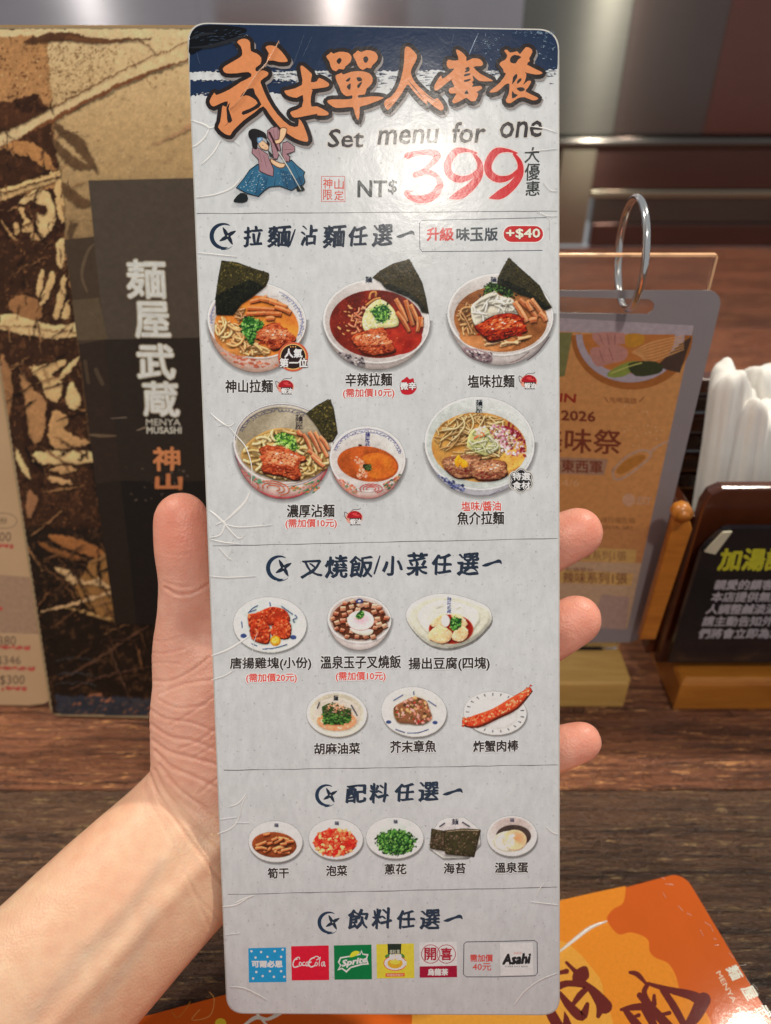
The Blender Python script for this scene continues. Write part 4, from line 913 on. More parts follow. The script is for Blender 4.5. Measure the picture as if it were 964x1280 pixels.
# skin tone, a property of the skin: rosier pads and palm, yellower forearm, faint bluish veins
base = np.array([lin(x) for x in (232, 187, 154)]); rosy = np.array([lin(x) for x in (238, 156, 132)]); palm = np.array([lin(x) for x in (239, 176, 152)])
def soft(x, y, r): return np.exp(-((PX - x) ** 2 + (PYY - y) ** 2) / r ** 2)
wr = np.clip(soft(225, 655, 52) * 1.1 + soft(735, 660, 45) + soft(735, 775, 45) + soft(735, 925, 40), 0, 1)
wp = np.clip(1 / (1 + np.exp((PYY - 1010 + (250 - PX) * .5) / 22)), 0, 1) * (1 - wr)
c = base[None] * (1 - wr - wp)[:, None] + rosy[None] * wr[:, None] + palm[None] * wp[:, None]
mott = np.array([noise.noise(Vector(v) * 300) + .6 * noise.noise(Vector(v) * 90) for v in co]) if nv < 400000 else np.zeros(nv)
c *= (1 + mott[:, None] * np.array([.05, .12, .13])[None]); blot = np.array([noise.noise(Vector(v) * 38) for v in co]); c *= (1 + blot[:, None] * np.array([.02, .13, .15])[None]); c *= (1 - np.clip(redl, 0, .5)[:, None] * np.array([.12, .35, .38])[None])
for pts in ([(200, 1080), (160, 1140), (100, 1200), (40, 1270)], [(190, 1140), (170, 1190), (120, 1260)]):
    v = np.exp(-(dist_poly(pts) / 9) ** 2)[:, None]; c = c * (1 - .10 * v * np.array([1.2, .7, .2])[None])
ca = sk.color_attributes.new('skin', 'FLOAT_COLOR', 'POINT'); ca.data.foreach_set('color', np.hstack([np.clip(c, 0, .9), np.ones((nv, 1))]).reshape(-1))
sk.polygons.foreach_set('use_smooth', [True] * len(sk.polygons))
m = NT('skin'); at = m.n('ShaderNodeAttribute', attribute_name='skin'); v = m.coords()
m.l(at.outputs['Color'], m.b.inputs['Base Color']); m.set(Roughness=.42, Specular_IOR_Level=.45, Subsurface_Weight=.25, Subsurface_Radius=(.0032, .0012, .0006), Subsurface_Scale=1.0)
vo = m.n('ShaderNodeTexVoronoi'); vo.inputs['Scale'].default_value = 1300; m.l(v, vo.inputs['Vector'])
b = m.bump(vo.outputs['Distance'], .00008, 1); b = m.bump(m.noise(v, 600, 4, .65), .00008, 1, b)
b = m.bump(m.noise(m.coords((1, 1, 4)), 190, 4, .65, .6), .0001, 1, b)
m.l(b, m.b.inputs['Normal']); sk.materials.clear(); sk.materials.append(m.mat)
hand = bpy.data.objects.new('person', sk); COL.objects.link(hand)
hand['label'] = 'bare left hand and forearm holding up the tall card, thumb at its left edge'; hand['category'] = 'hand'
# ------------------------------------------------------------------ the tall set-menu card
TL, TR, BR, BL = P(235, 29, .20952), P(697, 37, .2105), P(698, 1268, .23536), P(285, 1266, .23438)
CP = Plane(BL, TR - TL, TL - BL); CW, CHt = (TR - TL).length, CP.uv(236, 29)[1]
card = thing('menu_card', 'tall narrow laminated set menu card with pictures of noodle bowls, held upright in the hand', 'menu card', CP.m)
_m = []
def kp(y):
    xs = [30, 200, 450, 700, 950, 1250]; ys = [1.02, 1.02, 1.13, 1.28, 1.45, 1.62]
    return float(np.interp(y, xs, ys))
def rquad(q, r, n=8):
    out = []
    for i in range(4):
        p, a, b = (Vector(q[k]) for k in (i, (i - 1) % 4, (i + 1) % 4)); u = (a - p).normalized(); w = (b - p).normalized(); s_, e_ = p + u * r, p + w * r
        for k in range(n + 1):
            t = k / n; out.append(tuple(s_ * (1 - t) ** 2 * 1.0 + p * 2 * t * (1 - t) + e_ * t * t))
    return out
CQ = [CP.uv(*p) for p in ((697.5, 38), (235.5, 29.5), (285, 1266), (698.5, 1268))]
CQ = [CQ[0], CQ[1], CQ[2], CQ[3]]
outline = rquad(CQ, .0058, 10)
PAPER = paper_mat('speckled_paper', srgb(219, 221, 223), True, .2, 1.0)
prism('card_board', outline, -.0007, 0, PAPER, card)
prism('laminate_rim', rquad([(CQ[0][0] + .0004, CQ[0][1] + .0004), (CQ[1][0] - .0004, CQ[1][1] + .0004), (CQ[2][0] - .0004, CQ[2][1] - .0004), (CQ[3][0] + .0004, CQ[3][1] - .0004)], .006, 10), -.0006, -.00012, paint('rim_film', (.62, .60, .56), .2), card)
def ink(name, base=1e-5, **k):
    if 'picture' in name: return Painter(name, CP, card, 1.5e-5 if base < 1e-4 else 4e-5, kp, PHOTO)
    return Ink(name, CP, card, base, kp, **k)
NAVY = (30, 48, 78); rnd = random.Random(11)

# navy brushed head band
I = ink('brushed_head_band', 5e-6)
top = [CP.px(u, v) for u, v in outline if v > CHt * .9]      # rounded upper corners, right to left
xs_ = [p[0] for p in top]
def ragged(xa, xb, y, amp, step=2.2): 
    out = []; x = xa
    while (x < xb) if xb > xa else (x > xb): out.append((x, y(x) + rnd.uniform(-amp, amp))); x += step * (1 if xb > xa else -1)
    return out
low = ragged(236.8, 697.2, lambda x: 90 - (x - 236) * .006, 1.2)
I.poly(top + [(237.4, 60)] + low + [(697.3, 80)], NAVY)
low2 = ragged(238, 410, lambda x: 119 - .02 * (x - 238), 2.0); I.poly([(p[0], 100 + rnd.uniform(-1.5, 1.5)) for p in low2[::-1]] + low2, NAVY)
for k in range(420):
    x = rnd.uniform(330, 696); y = rnd.triangular(87, 117 if x < 560 else 106, 88); L = rnd.uniform(1.5, 10)
    if x + L < 696.5: I.stroke([(x, y), (x + L, y + rnd.uniform(-.3, .3))], [rnd.uniform(.3, 1.7), .2], NAVY if rnd.random() < .8 else (120, 128, 146), sub=0, cap=False)
for k in range(110):
    x = rnd.uniform(240, 400); y = rnd.choice((rnd.gauss(91, 2), rnd.gauss(101, 2), rnd.gauss(118, 2.5))); I.stroke([(x, y), (x + rnd.uniform(1, 5), y)], [rnd.uniform(.4, 1.2), .2], (214, 212, 208), sub=0, cap=False)
for k in range(60):
    x = rnd.uniform(380, 470); y = rnd.uniform(96, 120); I.dabs([(x - 1, y - 1), (x + 1, y - 1), (x + 1, y + 1), (x - 1, y + 1)], 1, [NAVY], .5, 1.2, k)
I.poly([(237.5, 68), (237.2, 52), (240, 40), (250, 33), (275, 31.5), (308, 36), (300, 44), (275, 52), (255, 60)], (12, 14, 20), 3)
I.build()
I = ink('corner_wear', 1.3e-4)  # worn creases, plus sparkles of glare painted as pale blue strokes
for k in range(150):
    x, y = rnd.choice(((rnd.gauss(610, 12), rnd.gauss(56, 8)), (rnd.gauss(682, 8), rnd.gauss(62, 13)), (rnd.uniform(640, 694), rnd.gauss(41, 1.5))))
    a = rnd.gauss(0, .7); L = rnd.uniform(1, 4)
    if x > 693 or y < 40 or x + y * -1 > 652: continue
    I.stroke([(x, y), (x + L * math.cos(a), y + L * math.sin(a))], [rnd.uniform(.3, 1.0), .3], rnd.choice(((96, 122, 150), (150, 172, 190), (70, 92, 124))), sub=0, cap=False)
for k in range(40): x = rnd.uniform(243, 300); y = rnd.uniform(38, 56); I.stroke([(x, y), (x + rnd.uniform(2, 7), y - rnd.uniform(0, 2))], [.3, .7, .2][:2], (60, 76, 98), sub=0, cap=False)
_w = I.build(); _w['kind'] = 'stuff'

# the six title characters, drawn stroke by stroke
OR, BLK = (222, 142, 92), (40, 33, 34)
a1 = Z(250, 40, .15560); a2 = Z(390, 40, .15560); a3 = Z(530, 40, .17635)
title = [
 a1(300, 85, 335, 60, 380, 62, 405, 90, 410, 155, 455, 175, 493, 210, 488, 260, 450, 290, 455, 320, 510, 312, 550, 330, 540, 358, 490, 395, 500, 440, 545, 545, 620, 660, 720, 755, 790, 760, 795, 702, 830, 745, 868, 850, 862, 885, 800, 872, 735, 840, 640, 765, 560, 665, 510, 600, 440, 650, 350, 715, 265, 800, 245, 832, 200, 820, 148, 770, 165, 725, 180, 610, 190, 595, 215, 605, 225, 560, 170, 575, 112, 602, 85, 580, 82, 550, 118, 490, 135, 510, 240, 465, 330, 405, 415, 360, 390, 325, 300, 335, 215, 335, 188, 310, 200, 280, 320, 210, 342, 175, 330, 120),
 a1(528, 130, 555, 112, 610, 120, 660, 165, 700, 220, 700, 243, 640, 245, 590, 232, 540, 230, 555, 175),
 a1(808, 285, 825, 275, 880, 320, 902, 350, 892, 405, 940, 400) + a2(60, 372, 130, 410, 138, 432, 110, 448, 20, 460, -10, 462) + a1(905, 470, 893, 520, 895, 600) + a2(40, 600, 120, 640, 135, 665, 100, 675, 40, 672) + a1(945, 660, 840, 680, 760, 692, 735, 670, 728, 655, 740, 640, 820, 605, 828, 510, 780, 532, 720, 520, 690, 500, 680, 475, 710, 470, 820, 430, 815, 340),
 a2(115, 200, 140, 180, 155, 165, 175, 178, 220, 162, 290, 170, 320, 205, 305, 250, 270, 280, 255, 305, 215, 300, 195, 320, 165, 305, 150, 275, 140, 240),
 a2(330, 190, 350, 170, 370, 152, 395, 165, 440, 150, 500, 160, 530, 200, 518, 240, 485, 272, 475, 295, 440, 292, 408, 308, 375, 285, 355, 240),
 a2(190, 355, 220, 340, 238, 332, 255, 345, 310, 325, 390, 318, 460, 335, 488, 375, 480, 420, 440, 460, 425, 505, 375, 510, 378, 532, 480, 520, 575, 528, 545, 550, 440, 590, 385, 605, 385, 650, 372, 712, 345, 660, 330, 608, 250, 612, 190, 612, 150, 590, 122, 560, 160, 545, 260, 545, 322, 538, 320, 512, 280, 520, 240, 490, 220, 440, 200, 400),
 a2(745, 140, 768, 120, 800, 140, 842, 190, 835, 235, 805, 290, 795, 340, 830, 410, 900, 480, 980, 545) + a3(95, 470, 135, 520, 138, 550, 118, 560, 70, 530, 20, 490) + a2(930, 590, 860, 530, 800, 460, 765, 425, 720, 500, 650, 590, 610, 630, 590, 610, 580, 580, 595, 545, 640, 520, 690, 450, 720, 360, 740, 250),
 a3(230, 128, 260, 140, 300, 180, 300, 210, 345, 190, 395, 195, 418, 225, 405, 245, 350, 250, 400, 300, 485, 345, 470, 352, 390, 350, 345, 310, 352, 345, 340, 360, 350, 375, 340, 392, 400, 385, 410, 405, 370, 430, 385, 440, 365, 490, 330, 492, 300, 470, 260, 490, 215, 510, 200, 490, 230, 440, 190, 440, 175, 420, 185, 400, 215, 390, 195, 345, 210, 330, 160, 365, 120, 400, 85, 420, 72, 400, 80, 370, 120, 310, 130, 335, 180, 300, 215, 262, 180, 265, 160, 235, 170, 200, 200, 205, 245, 200, 230, 150),
 a3(568, 135, 590, 130, 610, 150, 660, 140, 680, 160, 720, 112, 755, 120, 768, 145, 745, 190, 750, 210, 730, 235, 830, 285, 832, 300, 790, 305, 720, 290, 700, 280, 725, 300, 715, 350, 700, 380, 735, 350, 760, 355, 735, 400, 720, 425, 800, 465, 805, 480, 770, 488, 710, 465, 660, 475, 620, 505, 590, 505, 580, 485, 600, 440, 605, 370, 570, 380, 520, 425, 465, 432, 480, 410, 540, 360, 580, 300, 565, 290, 560, 265, 535, 235, 545, 215, 575, 200, 590, 170)]
holes = [a1(215, 610, 245, 570, 232, 620, 262, 715, 225, 730, 218, 660), a1(325, 525, 370, 470, 430, 455, 445, 500, 495, 585, 440, 630, 350, 670, 342, 642, 400, 620, 465, 575, 420, 530, 370, 512),
 a2(200, 232, 222, 210, 240, 230, 220, 262, 203, 250), a2(412, 215, 435, 198, 455, 220, 440, 250, 420, 245), a2(270, 395, 305, 368, 308, 385, 292, 402), a2(358, 370, 395, 370, 402, 395, 372, 400), a2(280, 440, 312, 415, 308, 465, 292, 462), a2(365, 430, 405, 400, 385, 445, 370, 455),
 a3(290, 262, 318, 250, 322, 280, 285, 290, 300, 272), a3(290, 300, 330, 296, 320, 310, 285, 318), a3(285, 345, 330, 335, 320, 350, 286, 358), a3(290, 430, 305, 415, 315, 440, 288, 442),
 a3(610, 190, 640, 165, 690, 180, 665, 200, 650, 225, 615, 220), a3(632, 320, 655, 300, 660, 325, 625, 375, 628, 345), a3(660, 350, 685, 330, 690, 345, 662, 372), a3(655, 400, 700, 395, 715, 415, 680, 425), a3(625, 420, 640, 440, 665, 450, 625, 475)]
I = ink('title_outline', 1.4e-4)
GL_ = (120, 112, 112)
for pts in title:
    I.stroke([(x + 2, y + 3.2) for x, y in catmull(pts, 2, True)], 10, (150, 142, 140), sub=0, closed=True)
for pts in title:
    q = catmull(pts, 2, True); I.stroke(q, 10.5, BLK, sub=0, closed=True); I.poly(q, BLK)
    for p in q[::2]: I.disc(p[0], p[1], 5.2, 5.2, BLK, seg=8)
I.build()
I = ink('title_lettering', 2.6e-4)
for pts in title: I.poly(pts, OR, 2)
for h in holes: I.poly(h, BLK, 2)
for q, w in [(a2(775, 395, 830, 460, 900, 545), 1.2), (a3(0, 440, 40, 470, 90, 500), .9), (a1(200, 760, 240, 720), .5), (a2(600, 600, 640, 575), .6)]: I.stroke(q, [.3, w, .3], BLK)
I.build()

# English line, price
I = ink('set_menu_line')
def en(s_, x0, y0, x1, y1, rise, w=1.0, c=(52, 48, 52)): I.T(s_, x0, y0, x1, y1, c, rise=rise, slant=.13, bold=.55 * w, nib=[(.5, .3), (-.5, -.3)], wob=.9, seed=3, halo=(214, 208, 202), hw=1.9)
en('Set', 410, 162, 453, 184, 0); en('menu', 472, 163, 546, 181, 2); en('for', 564, 153, 605, 179, 1); en('one', 624, 153, 676, 173, 2)
I.build()
I = ink('price_digits')
RED = (206, 16, 34); HL_ = (240, 196, 190)
def brush(pts, w, c=RED):
    I.stroke(pts, w, c, sub=7)
n = Z(500, 150, .20747)
def nine(dx):
    I.stroke([(x + dx, y) for x, y in n(462, 200, 400, 183, 335, 192, 290, 260, 296, 320, 350, 356, 420, 345, 470, 300)], [x + 2.4 for x in [2, 4.5, 9, 9, 9, 8.5, 6, 3]], (236, 206, 200), sub=7)
    I.stroke([(x + dx, y) for x, y in n(445, 205, 480, 260, 478, 330, 430, 400, 360, 450, 300, 470)], [x + 2.4 for x in [3.5, 6, 8.5, 9.5, 10.5, 2]], (236, 206, 200), sub=7)
    brush([(x + dx, y) for x, y in n(462, 200, 400, 183, 335, 192, 290, 260, 296, 320, 350, 356, 420, 345, 470, 300)], [2, 4.5, 9, 9.5, 9.5, 9, 6, 3])
    brush([(x + dx, y) for x, y in n(445, 205, 480, 260, 478, 330, 430, 400, 360, 450, 300, 470)], [3.5, 6.5, 9, 10.5, 11.5, 2])
nine(0); nine(50.4)
for w_, c_ in ((2.4, (236, 206, 200)), (0, RED)):
    I.stroke(n(45, 215, 110, 200, 180, 195, 225, 215, 190, 265, 130, 310), [x + w_ for x in [8, 7, 8, 9, 7, 4]], c_, sub=7)
    I.stroke(n(95, 330, 160, 312, 222, 340, 240, 400, 190, 462, 120, 478, 60, 462, 38, 435, 85, 428), [x + w_ for x in [8, 7, 6, 9, 11, 10, 7, 5, 1]], c_, sub=7)
I.build()
I = ink('currency_lettering'); INKC = (44, 52, 56)
I.T('NT', 447, 226, 483, 246, INKC, bold=.55, nib=[(.7, .5), (-.5, -.4)], wob=.7, slant=.02); I.T('$', 485, 225, 496, 243, INKC, bold=.3, slant=.06)
I.build(); I = ink('discount_note')
for ch, (x0, y0, x1, y1) in zip('大優惠', [(656, 184, 674, 204), (656, 205, 674, 226), (657, 227, 674, 245)]): I.T(ch, x0, y0, x1, y1, (48, 54, 54), rise=1, slant=.05, nib=[(.35, .25), (-.35, -.25)], wob=.9, seed=ord(ch) % 9)
ST = (214, 82, 62); I.build(); I = ink('red_seal')
I.stroke([(402, 220.5), (431, 220.5), (431.5, 252), (402, 252)], .9, ST, sub=0, closed=True)
for ch, x, y in [('神', 404, 223), ('山', 418, 224), ('限', 404, 237), ('定', 418, 238)]: I.T(ch, x, y, x + 11.5, y + 12.5, ST, nib=[(.2, .2)], wob=.6)
I.build()

# small swordsman drawing: a plain generic figure
s = Z(280, 150, .12448); I = ink('swordsman_drawing', 2.9e-4)
I.poly(s(335, 445, 260, 500, 190, 600, 120, 685, 235, 745, 350, 775, 405, 720, 460, 680, 560, 670, 680, 715, 735, 680, 800, 660, 820, 625, 805, 560, 818, 525, 740, 460, 680, 400, 600, 440), (22, 34, 46))
I.poly(s(340, 455, 265, 508, 200, 600, 132, 683, 235, 735, 345, 765, 395, 715, 455, 672, 560, 660, 678, 705, 730, 670, 795, 650, 810, 620, 797, 560, 805, 525, 740, 470, 680, 412, 600, 450), (48, 104, 138))
I.poly(s(560, 500, 640, 520, 720, 600, 780, 560, 800, 600, 790, 650, 730, 670, 678, 700, 600, 670), (36, 84, 118)); I.poly(s(400, 560, 440, 600, 400, 700, 345, 760, 300, 740, 380, 660), (38, 88, 122))
I.dabs(s(330, 470, 400, 570, 410, 690, 340, 740, 160, 690), 60, [(196, 214, 220), (150, 184, 200)], .5, 1.2, 3); I.dabs(s(540, 530, 680, 540, 700, 640, 560, 640), 26, [(150, 184, 200)], .5, 1.0, 4)
for q in [(300, 520, 240, 640), (360, 560, 320, 740), (440, 580, 420, 690), (520, 570, 510, 660), (600, 520, 640, 690), (660, 480, 720, 660), (700, 450, 780, 640)]: I.stroke(s(*q), [.3, .8], (24, 44, 62), sub=0)
I.poly(s(170, 735, 235, 755, 240, 810, 200, 832, 110, 830, 105, 800), (28, 34, 36), 2); I.poly(s(730, 680, 780, 660, 815, 705, 770, 722, 735, 715), (30, 36, 34), 2)
PK, PKD = (168, 128, 136), (126, 88, 98)
I.poly(s(285, 285, 345, 280, 445, 345, 460, 400, 505, 495, 500, 575, 440, 560, 355, 520, 345, 400, 280, 335), (70, 50, 56)); I.poly(s(290, 292, 345, 288, 440, 350, 455, 405, 497, 500, 492, 565, 440, 550, 362, 512, 352, 398, 288, 335), PK)
I.poly(s(590, 230, 640, 215, 715, 270, 718, 320, 640, 350, 670, 370, 660, 430, 610, 425, 580, 350), (70, 50, 56)); I.poly(s(596, 238, 640, 224, 707, 273, 710, 315, 625, 345, 660, 376, 652, 420, 615, 415, 588, 350), PK)
I.poly(s(435, 110, 480, 75, 540, 68, 570, 120, 560, 200, 575, 300, 540, 400, 500, 400, 480, 300, 470, 230, 436, 180), (70, 50, 56)); I.poly(s(442, 115, 480, 84, 536, 78, 560, 120, 550, 200, 565, 300, 535, 390, 505, 390, 488, 300, 478, 230, 444, 178), PK)
for q in [(350, 300, 380, 430), (400, 360, 430, 480), (500, 100, 510, 200), (540, 90, 545, 200), (600, 300, 690, 300), (620, 380, 640, 420)]: I.stroke(s(*q), .6, PKD, sub=0)
SKN = (238, 196, 156)
I.poly(s(560, 100, 590, 78, 630, 85, 636, 115, 610, 190, 570, 235, 530, 250, 490, 230, 500, 205, 555, 190), (110, 70, 50), 2); I.poly(s(568, 104, 592, 86, 624, 92, 628, 115, 602, 185, 568, 228, 530, 240, 500, 225, 505, 212, 558, 198), SKN, 2)
I.poly(s(465, 390, 500, 400, 560, 430, 620, 440, 610, 480, 560, 490, 500, 460, 470, 430), (110, 70, 50), 2); I.poly(s(474, 398, 500, 410, 560, 440, 610, 446, 602, 474, 560, 480, 505, 452, 478, 426), SKN, 2)
I.poly(s(250, 120, 290, 92, 350, 100, 420, 140, 432, 200, 400, 180, 350, 190, 340, 250, 330, 300, 290, 280, 275, 210, 250, 170), (30, 27, 32), 3)
I.poly(s(345, 230, 385, 205, 430, 240, 455, 270, 445, 310, 405, 305, 365, 280), (110, 70, 50), 2); I.poly(s(350, 232, 385, 212, 425, 244, 448, 272, 438, 302, 405, 298, 370, 276), SKN, 2)
I.poly(s(335, 185, 390, 180, 385, 215, 345, 240), (110, 148, 184), 2); I.poly(s(350, 190, 375, 187, 372, 205, 350, 215), (168, 198, 220), 2); I.poly(s(430, 200, 465, 240, 455, 270, 432, 240), (40, 34, 36)); I.stroke(s(385, 255, 400, 262), .6, (60, 30, 30), sub=0); I.stroke(s(410, 285, 430, 285), .6, (150, 60, 50), sub=0)
I.poly(s(440, 300, 490, 350, 495, 385, 460, 370), (48, 52, 50)); 
I.stroke(s(458, 130, 500, 210, 550, 320), 2.6, (62, 28, 34), sub=0); I.stroke(s(550, 320, 660, 500, 780, 712), [2.4, 2.2, 1.2], (60, 70, 76), sub=0); I.stroke(s(552, 325, 662, 505, 775, 705), [1.5, 1.4, .6], (204, 206, 200), sub=0)
I.build()

# rules, headings with crescent and throwing star
for x0, x1, y0, y1 in [(246, 697, 267, 264), (266, 697, 682.5, 673), (280, 697, 963, 956), (285, 697, 1118, 1109)]:
    I = ink('dividing_rule'); nseg = 24; pts = [(x0 + (x1 - x0) * i / nseg, y0 + (y1 - y0) * i / nseg + rnd.uniform(-.35, .35)) for i in range(nseg + 1)]
    I.stroke(pts, [rnd.uniform(.5, 1.15) for _ in pts], (98, 94, 96), sub=0, cap=False); I.build()
def emblem(cx, cy, r):
    I.stroke([(cx + r * 1.02 * math.cos(R(a)), cy + r * math.sin(R(a))) for a in range(300, 60, -12)], [.6] + [r * w for w in (.12, .16, .20, .24, .28, .31, .33, .35, .36, .36, .36, .35, .34, .32, .30, .26, .20, .14)] + [.5], (34, 50, 72), sub=3)
    I.stroke([(cx + r * 1.08 * math.cos(R(a)), cy + r * 1.08 * math.sin(R(a)) + .5) for a in range(100, 40, -10)], [2, 1.6, 1.2, 1, .6, .4], (34, 50, 72), sub=3)
    q = []
    for k in range(4):
        a = R(45 + 90 * k + 8)
        for rr_, da in ((.26, -45), (.46, -16), (.86, 6), (.50, 22)): q.append((cx + .32 * r + r * rr_ * math.cos(a + R(da)) * .95, cy + r * rr_ * math.sin(a + R(da))))
    I.poly(q, (34, 44, 58), 3); I.disc(cx + .32 * r, cy, r * .06, r * .06, (190, 186, 182), seg=8)
def heading(chars, boxes, rise=0, c=(40, 50, 66)):
    for i, (ch, (x0, x1, yc, h)) in enumerate(zip(chars, boxes)):
        hh = h / 2
        if ch == '一': I.stroke([(x0, yc + 3), (x0 + 5, yc + 2.2), (x0 + (x1 - x0) * .6, yc - 1), (x1 - 3, yc - 2.5), (x1, yc + .5)], [1.2, 4.2, 3, 4.6, 1.2], c); continue
        if ch == '/': I.stroke([(x1, yc - hh), ((x0 + x1) / 2, yc), (x0, yc + hh)], [1.6, 2.6, 2.2], c); continue
        I.text(ch, (x0 - .5, yc + hh), (x1 - x0, -1.6), (1.5, -h), c, nib=[(.95, .65), (-.85, -.6), (.45, .3), (-.4, -.3), (.1, -.5)], wob=1.5, seed=i * 3 + ord(ch) % 7)
I = ink('ramen_heading'); emblem(280, 295, 15)
heading('拉麵/沾麵任選一', [(305, 328, 296, 25), (335, 362, 296, 27), (362, 369, 297, 20), (376, 396, 295, 25), (404, 431, 296, 28), (436, 458, 296, 25), (466, 490, 295, 26), (496, 518, 293, 6)])
I.build()
I = ink('side_dish_heading'); emblem(350, 710, 14.5)
heading('叉燒飯/小菜任選一', [(376, 403, 712, 21), (407, 434, 709, 28), (437, 466, 709, 27), (468, 475, 706, 22), (478, 503, 708, 25), (509, 534, 706, 28), (540, 564, 706, 24), (572, 598, 706, 27), (603, 627, 704, 6)])
I.build()
I = ink('topping_heading'); emblem(409, 994, 12.5)
heading('配料任選一', [(433, 457, 993, 22), (462, 485, 992, 24), (494, 517, 991, 22), (524, 548, 990, 23), (554, 578, 990, 5)])
I.build()
I = ink('drink_heading'); emblem(412, 1153, 12.5)
heading('飲料任選一', [(435, 460, 1150, 24), (466, 489, 1149, 25), (496, 518, 1150, 22), (526, 549, 1150, 24), (555, 578, 1148, 5)])
I.build()
I = ink('upgrade_box'); LG = (72, 80, 92)
I.stroke([(x, y) for x, y in [(524.5, 279), (527, 275.5), (600, 274), (683, 272)]], .8, LG, sub=0); I.stroke([(524.5, 279), (525, 311), (528, 314.5), (600, 314), (678, 313)], .9, LG, sub=0)
I.stroke([(683, 272), (687, 276), (687, 300)], .6, (180, 172, 168), sub=0)
I.T('升', 534, 285, 549, 301, (208, 64, 62), bold=.55, rise=.5); I.T('級', 550, 285, 567, 301, (208, 64, 62), bold=.55, rise=.5)
for ch, x in zip('味玉版', (571, 588, 606)): I.T(ch, x, 285, x + 16, 301, (64, 72, 80), bold=.5, rise=.5)
def pill(x0, y0, x1, y1, c, g=0):
    r = (y1 - y0) / 2; I.poly(ell(x1 - r, y0 + r, r + g, r + g, 0, 10, -90, 90) + ell(x0 + r, y0 + r, r + g, r + g, 0, 10, 90, 270), c)
pill(629.5, 282.5, 679, 302.5, (244, 238, 232), 1.4); pill(629.5, 282.5, 679, 302.5, (198, 40, 44)); I.T('+$40', 633, 286, 675, 299, (120, 24, 26), bold=.9); I.T('+$40', 633, 286, 675, 298.5, (246, 236, 214), bold=.45)
I.build()

# dish names
NC, RC, WH = (50, 44, 42), (206, 72, 62), (240, 238, 234)
I = ink('dish_names', 2e-5)
def name(s_, x0, y0, x1, y1, c=NC, b=.42, rise=0.0): I.T(s_, x0, y0, x1, y1, c, bold=b, halo=WH, hw=1.5, rise=rise)
name('神山拉麵', 282, 475, 341, 491, rise=.5); name('辛辣拉麵', 432, 467, 490, 483, rise=.8); name('塩味拉麵', 585, 469, 643, 485, rise=.8)
name('(需加價10元)', 429, 486, 493, 498, RC, .22, .6); name('濃厚沾麵', 359, 631, 418, 647, rise=.8); name('(需加價10元)', 357, 649, 421, 661, RC, .22, .6)
name('塩味/醬油', 577, 627, 626, 639, RC, .22, .6); name('魚介拉麵', 572, 640, 630, 656, rise=.8)
name('唐揚雞塊(小份)', 288, 822, 389, 838, rise=.8); name('溫泉玉子叉燒飯', 401, 820, 501, 836, rise=1); name('揚出豆腐(四塊)', 511, 822, 612, 839, rise=1)
name('(需加價20元)', 308, 842, 371, 854, RC, .22, .6); name('(需加價10元)', 420, 840, 482, 852, RC, .22, .6)
name('胡麻油菜', 393, 929, 450, 943, rise=.8); name('芥末章魚', 488, 926, 545, 941, rise=1); name('炸蟹肉棒', 592, 926, 648, 940, rise=1)
name('筍干', 335, 1085, 361, 1098, rise=.5); name('泡菜', 408, 1082, 434, 1095, rise=.5); name('蔥花', 481, 1080, 508, 1093, rise=.5); name('海苔', 555, 1079, 582, 1092, rise=.5); name('溫泉蛋', 619, 1078, 660, 1091, rise=.5)
I.build()

# drinks
I = ink('drink_tiles')
def tile(x, y, c, w=47, h=43, rise=-1.2): I.poly([(x, y + .3), (x + w, y - .8), (x + w + .6, y + h - .5), (x + .8, y + h)], c)
tile(310.5, 1185, (32, 132, 182)); 
for dx, dy in [(4, 4), (16, 5), (33, 4), (43, 2), (9, 12), (24, 11), (41, 11), (10, 30), (27, 29), (41, 29), (6, 38), (18, 35), (32, 36), (45, 36)]:
    I.disc(310.5 + dx, 1185 + dy, 1.5, 1.5, (200, 224, 236), seg=10)
I.T('可爾必思', 315, 1201, 353, 1209, (214, 232, 240), bold=.5)
tile(364, 1182.5, (190, 24, 48))
# script on the red tile
w_ = (236, 226, 222); z5 = Z(270, 1120, .22822)
for p, w in [((445, 345, 430, 350, 422, 375, 430, 390, 450, 385), 1.6), ((438, 340, 455, 335, 458, 345), 1.1), ((460, 362, 456, 375, 464, 382, 470, 370, 462, 362), 1.1), ((486, 362, 476, 366, 476, 380, 486, 380), 1.1), ((506, 360, 494, 366, 494, 380, 502, 380, 506, 362, 507, 382, 512, 383), 1.1), ((514, 364, 521, 362), 1.6),
             ((538, 338, 520, 345, 508, 370, 520, 388, 540, 382), 1.6), ((530, 340, 552, 330, 566, 340, 552, 350), 1.2), ((548, 362, 542, 375, 550, 382, 557, 370, 549, 362), 1.1), ((572, 335, 566, 365, 566, 382), 1.0), ((592, 360, 580, 366, 580, 382, 588, 380, 594, 362, 595, 384, 600, 381), 1.1), ((440, 388, 480, 378, 500, 385), .8)]: I.stroke(z5(*p), w, w_)
tile(417.5, 1181.5, (10, 106, 58))
I.poly(z5(668, 362, 680, 335, 740, 325, 790, 315, 797, 295, 805, 315, 836, 318, 828, 345, 838, 375, 800, 378, 740, 395, 715, 420, 690, 400, 665, 408, 680, 380), (196, 220, 200)); I.poly(z5(676, 365, 686, 342, 740, 333, 792, 322, 797, 306, 803, 322, 826, 325, 820, 345, 828, 368, 798, 370, 738, 387, 714, 408, 692, 392, 676, 398, 688, 378), (12, 116, 62))
I.poly(z5(732, 332, 745, 308, 770, 300, 788, 308, 770, 325, 745, 335), (232, 196, 50), 2); I.text('Sprite', z5(688, 396)[0], (31, -5.5), (2, -10), (240, 244, 238), bold=.55)
tile(470.5, 1180, (226, 182, 56)); z6 = Z(480, 1120, .24896)
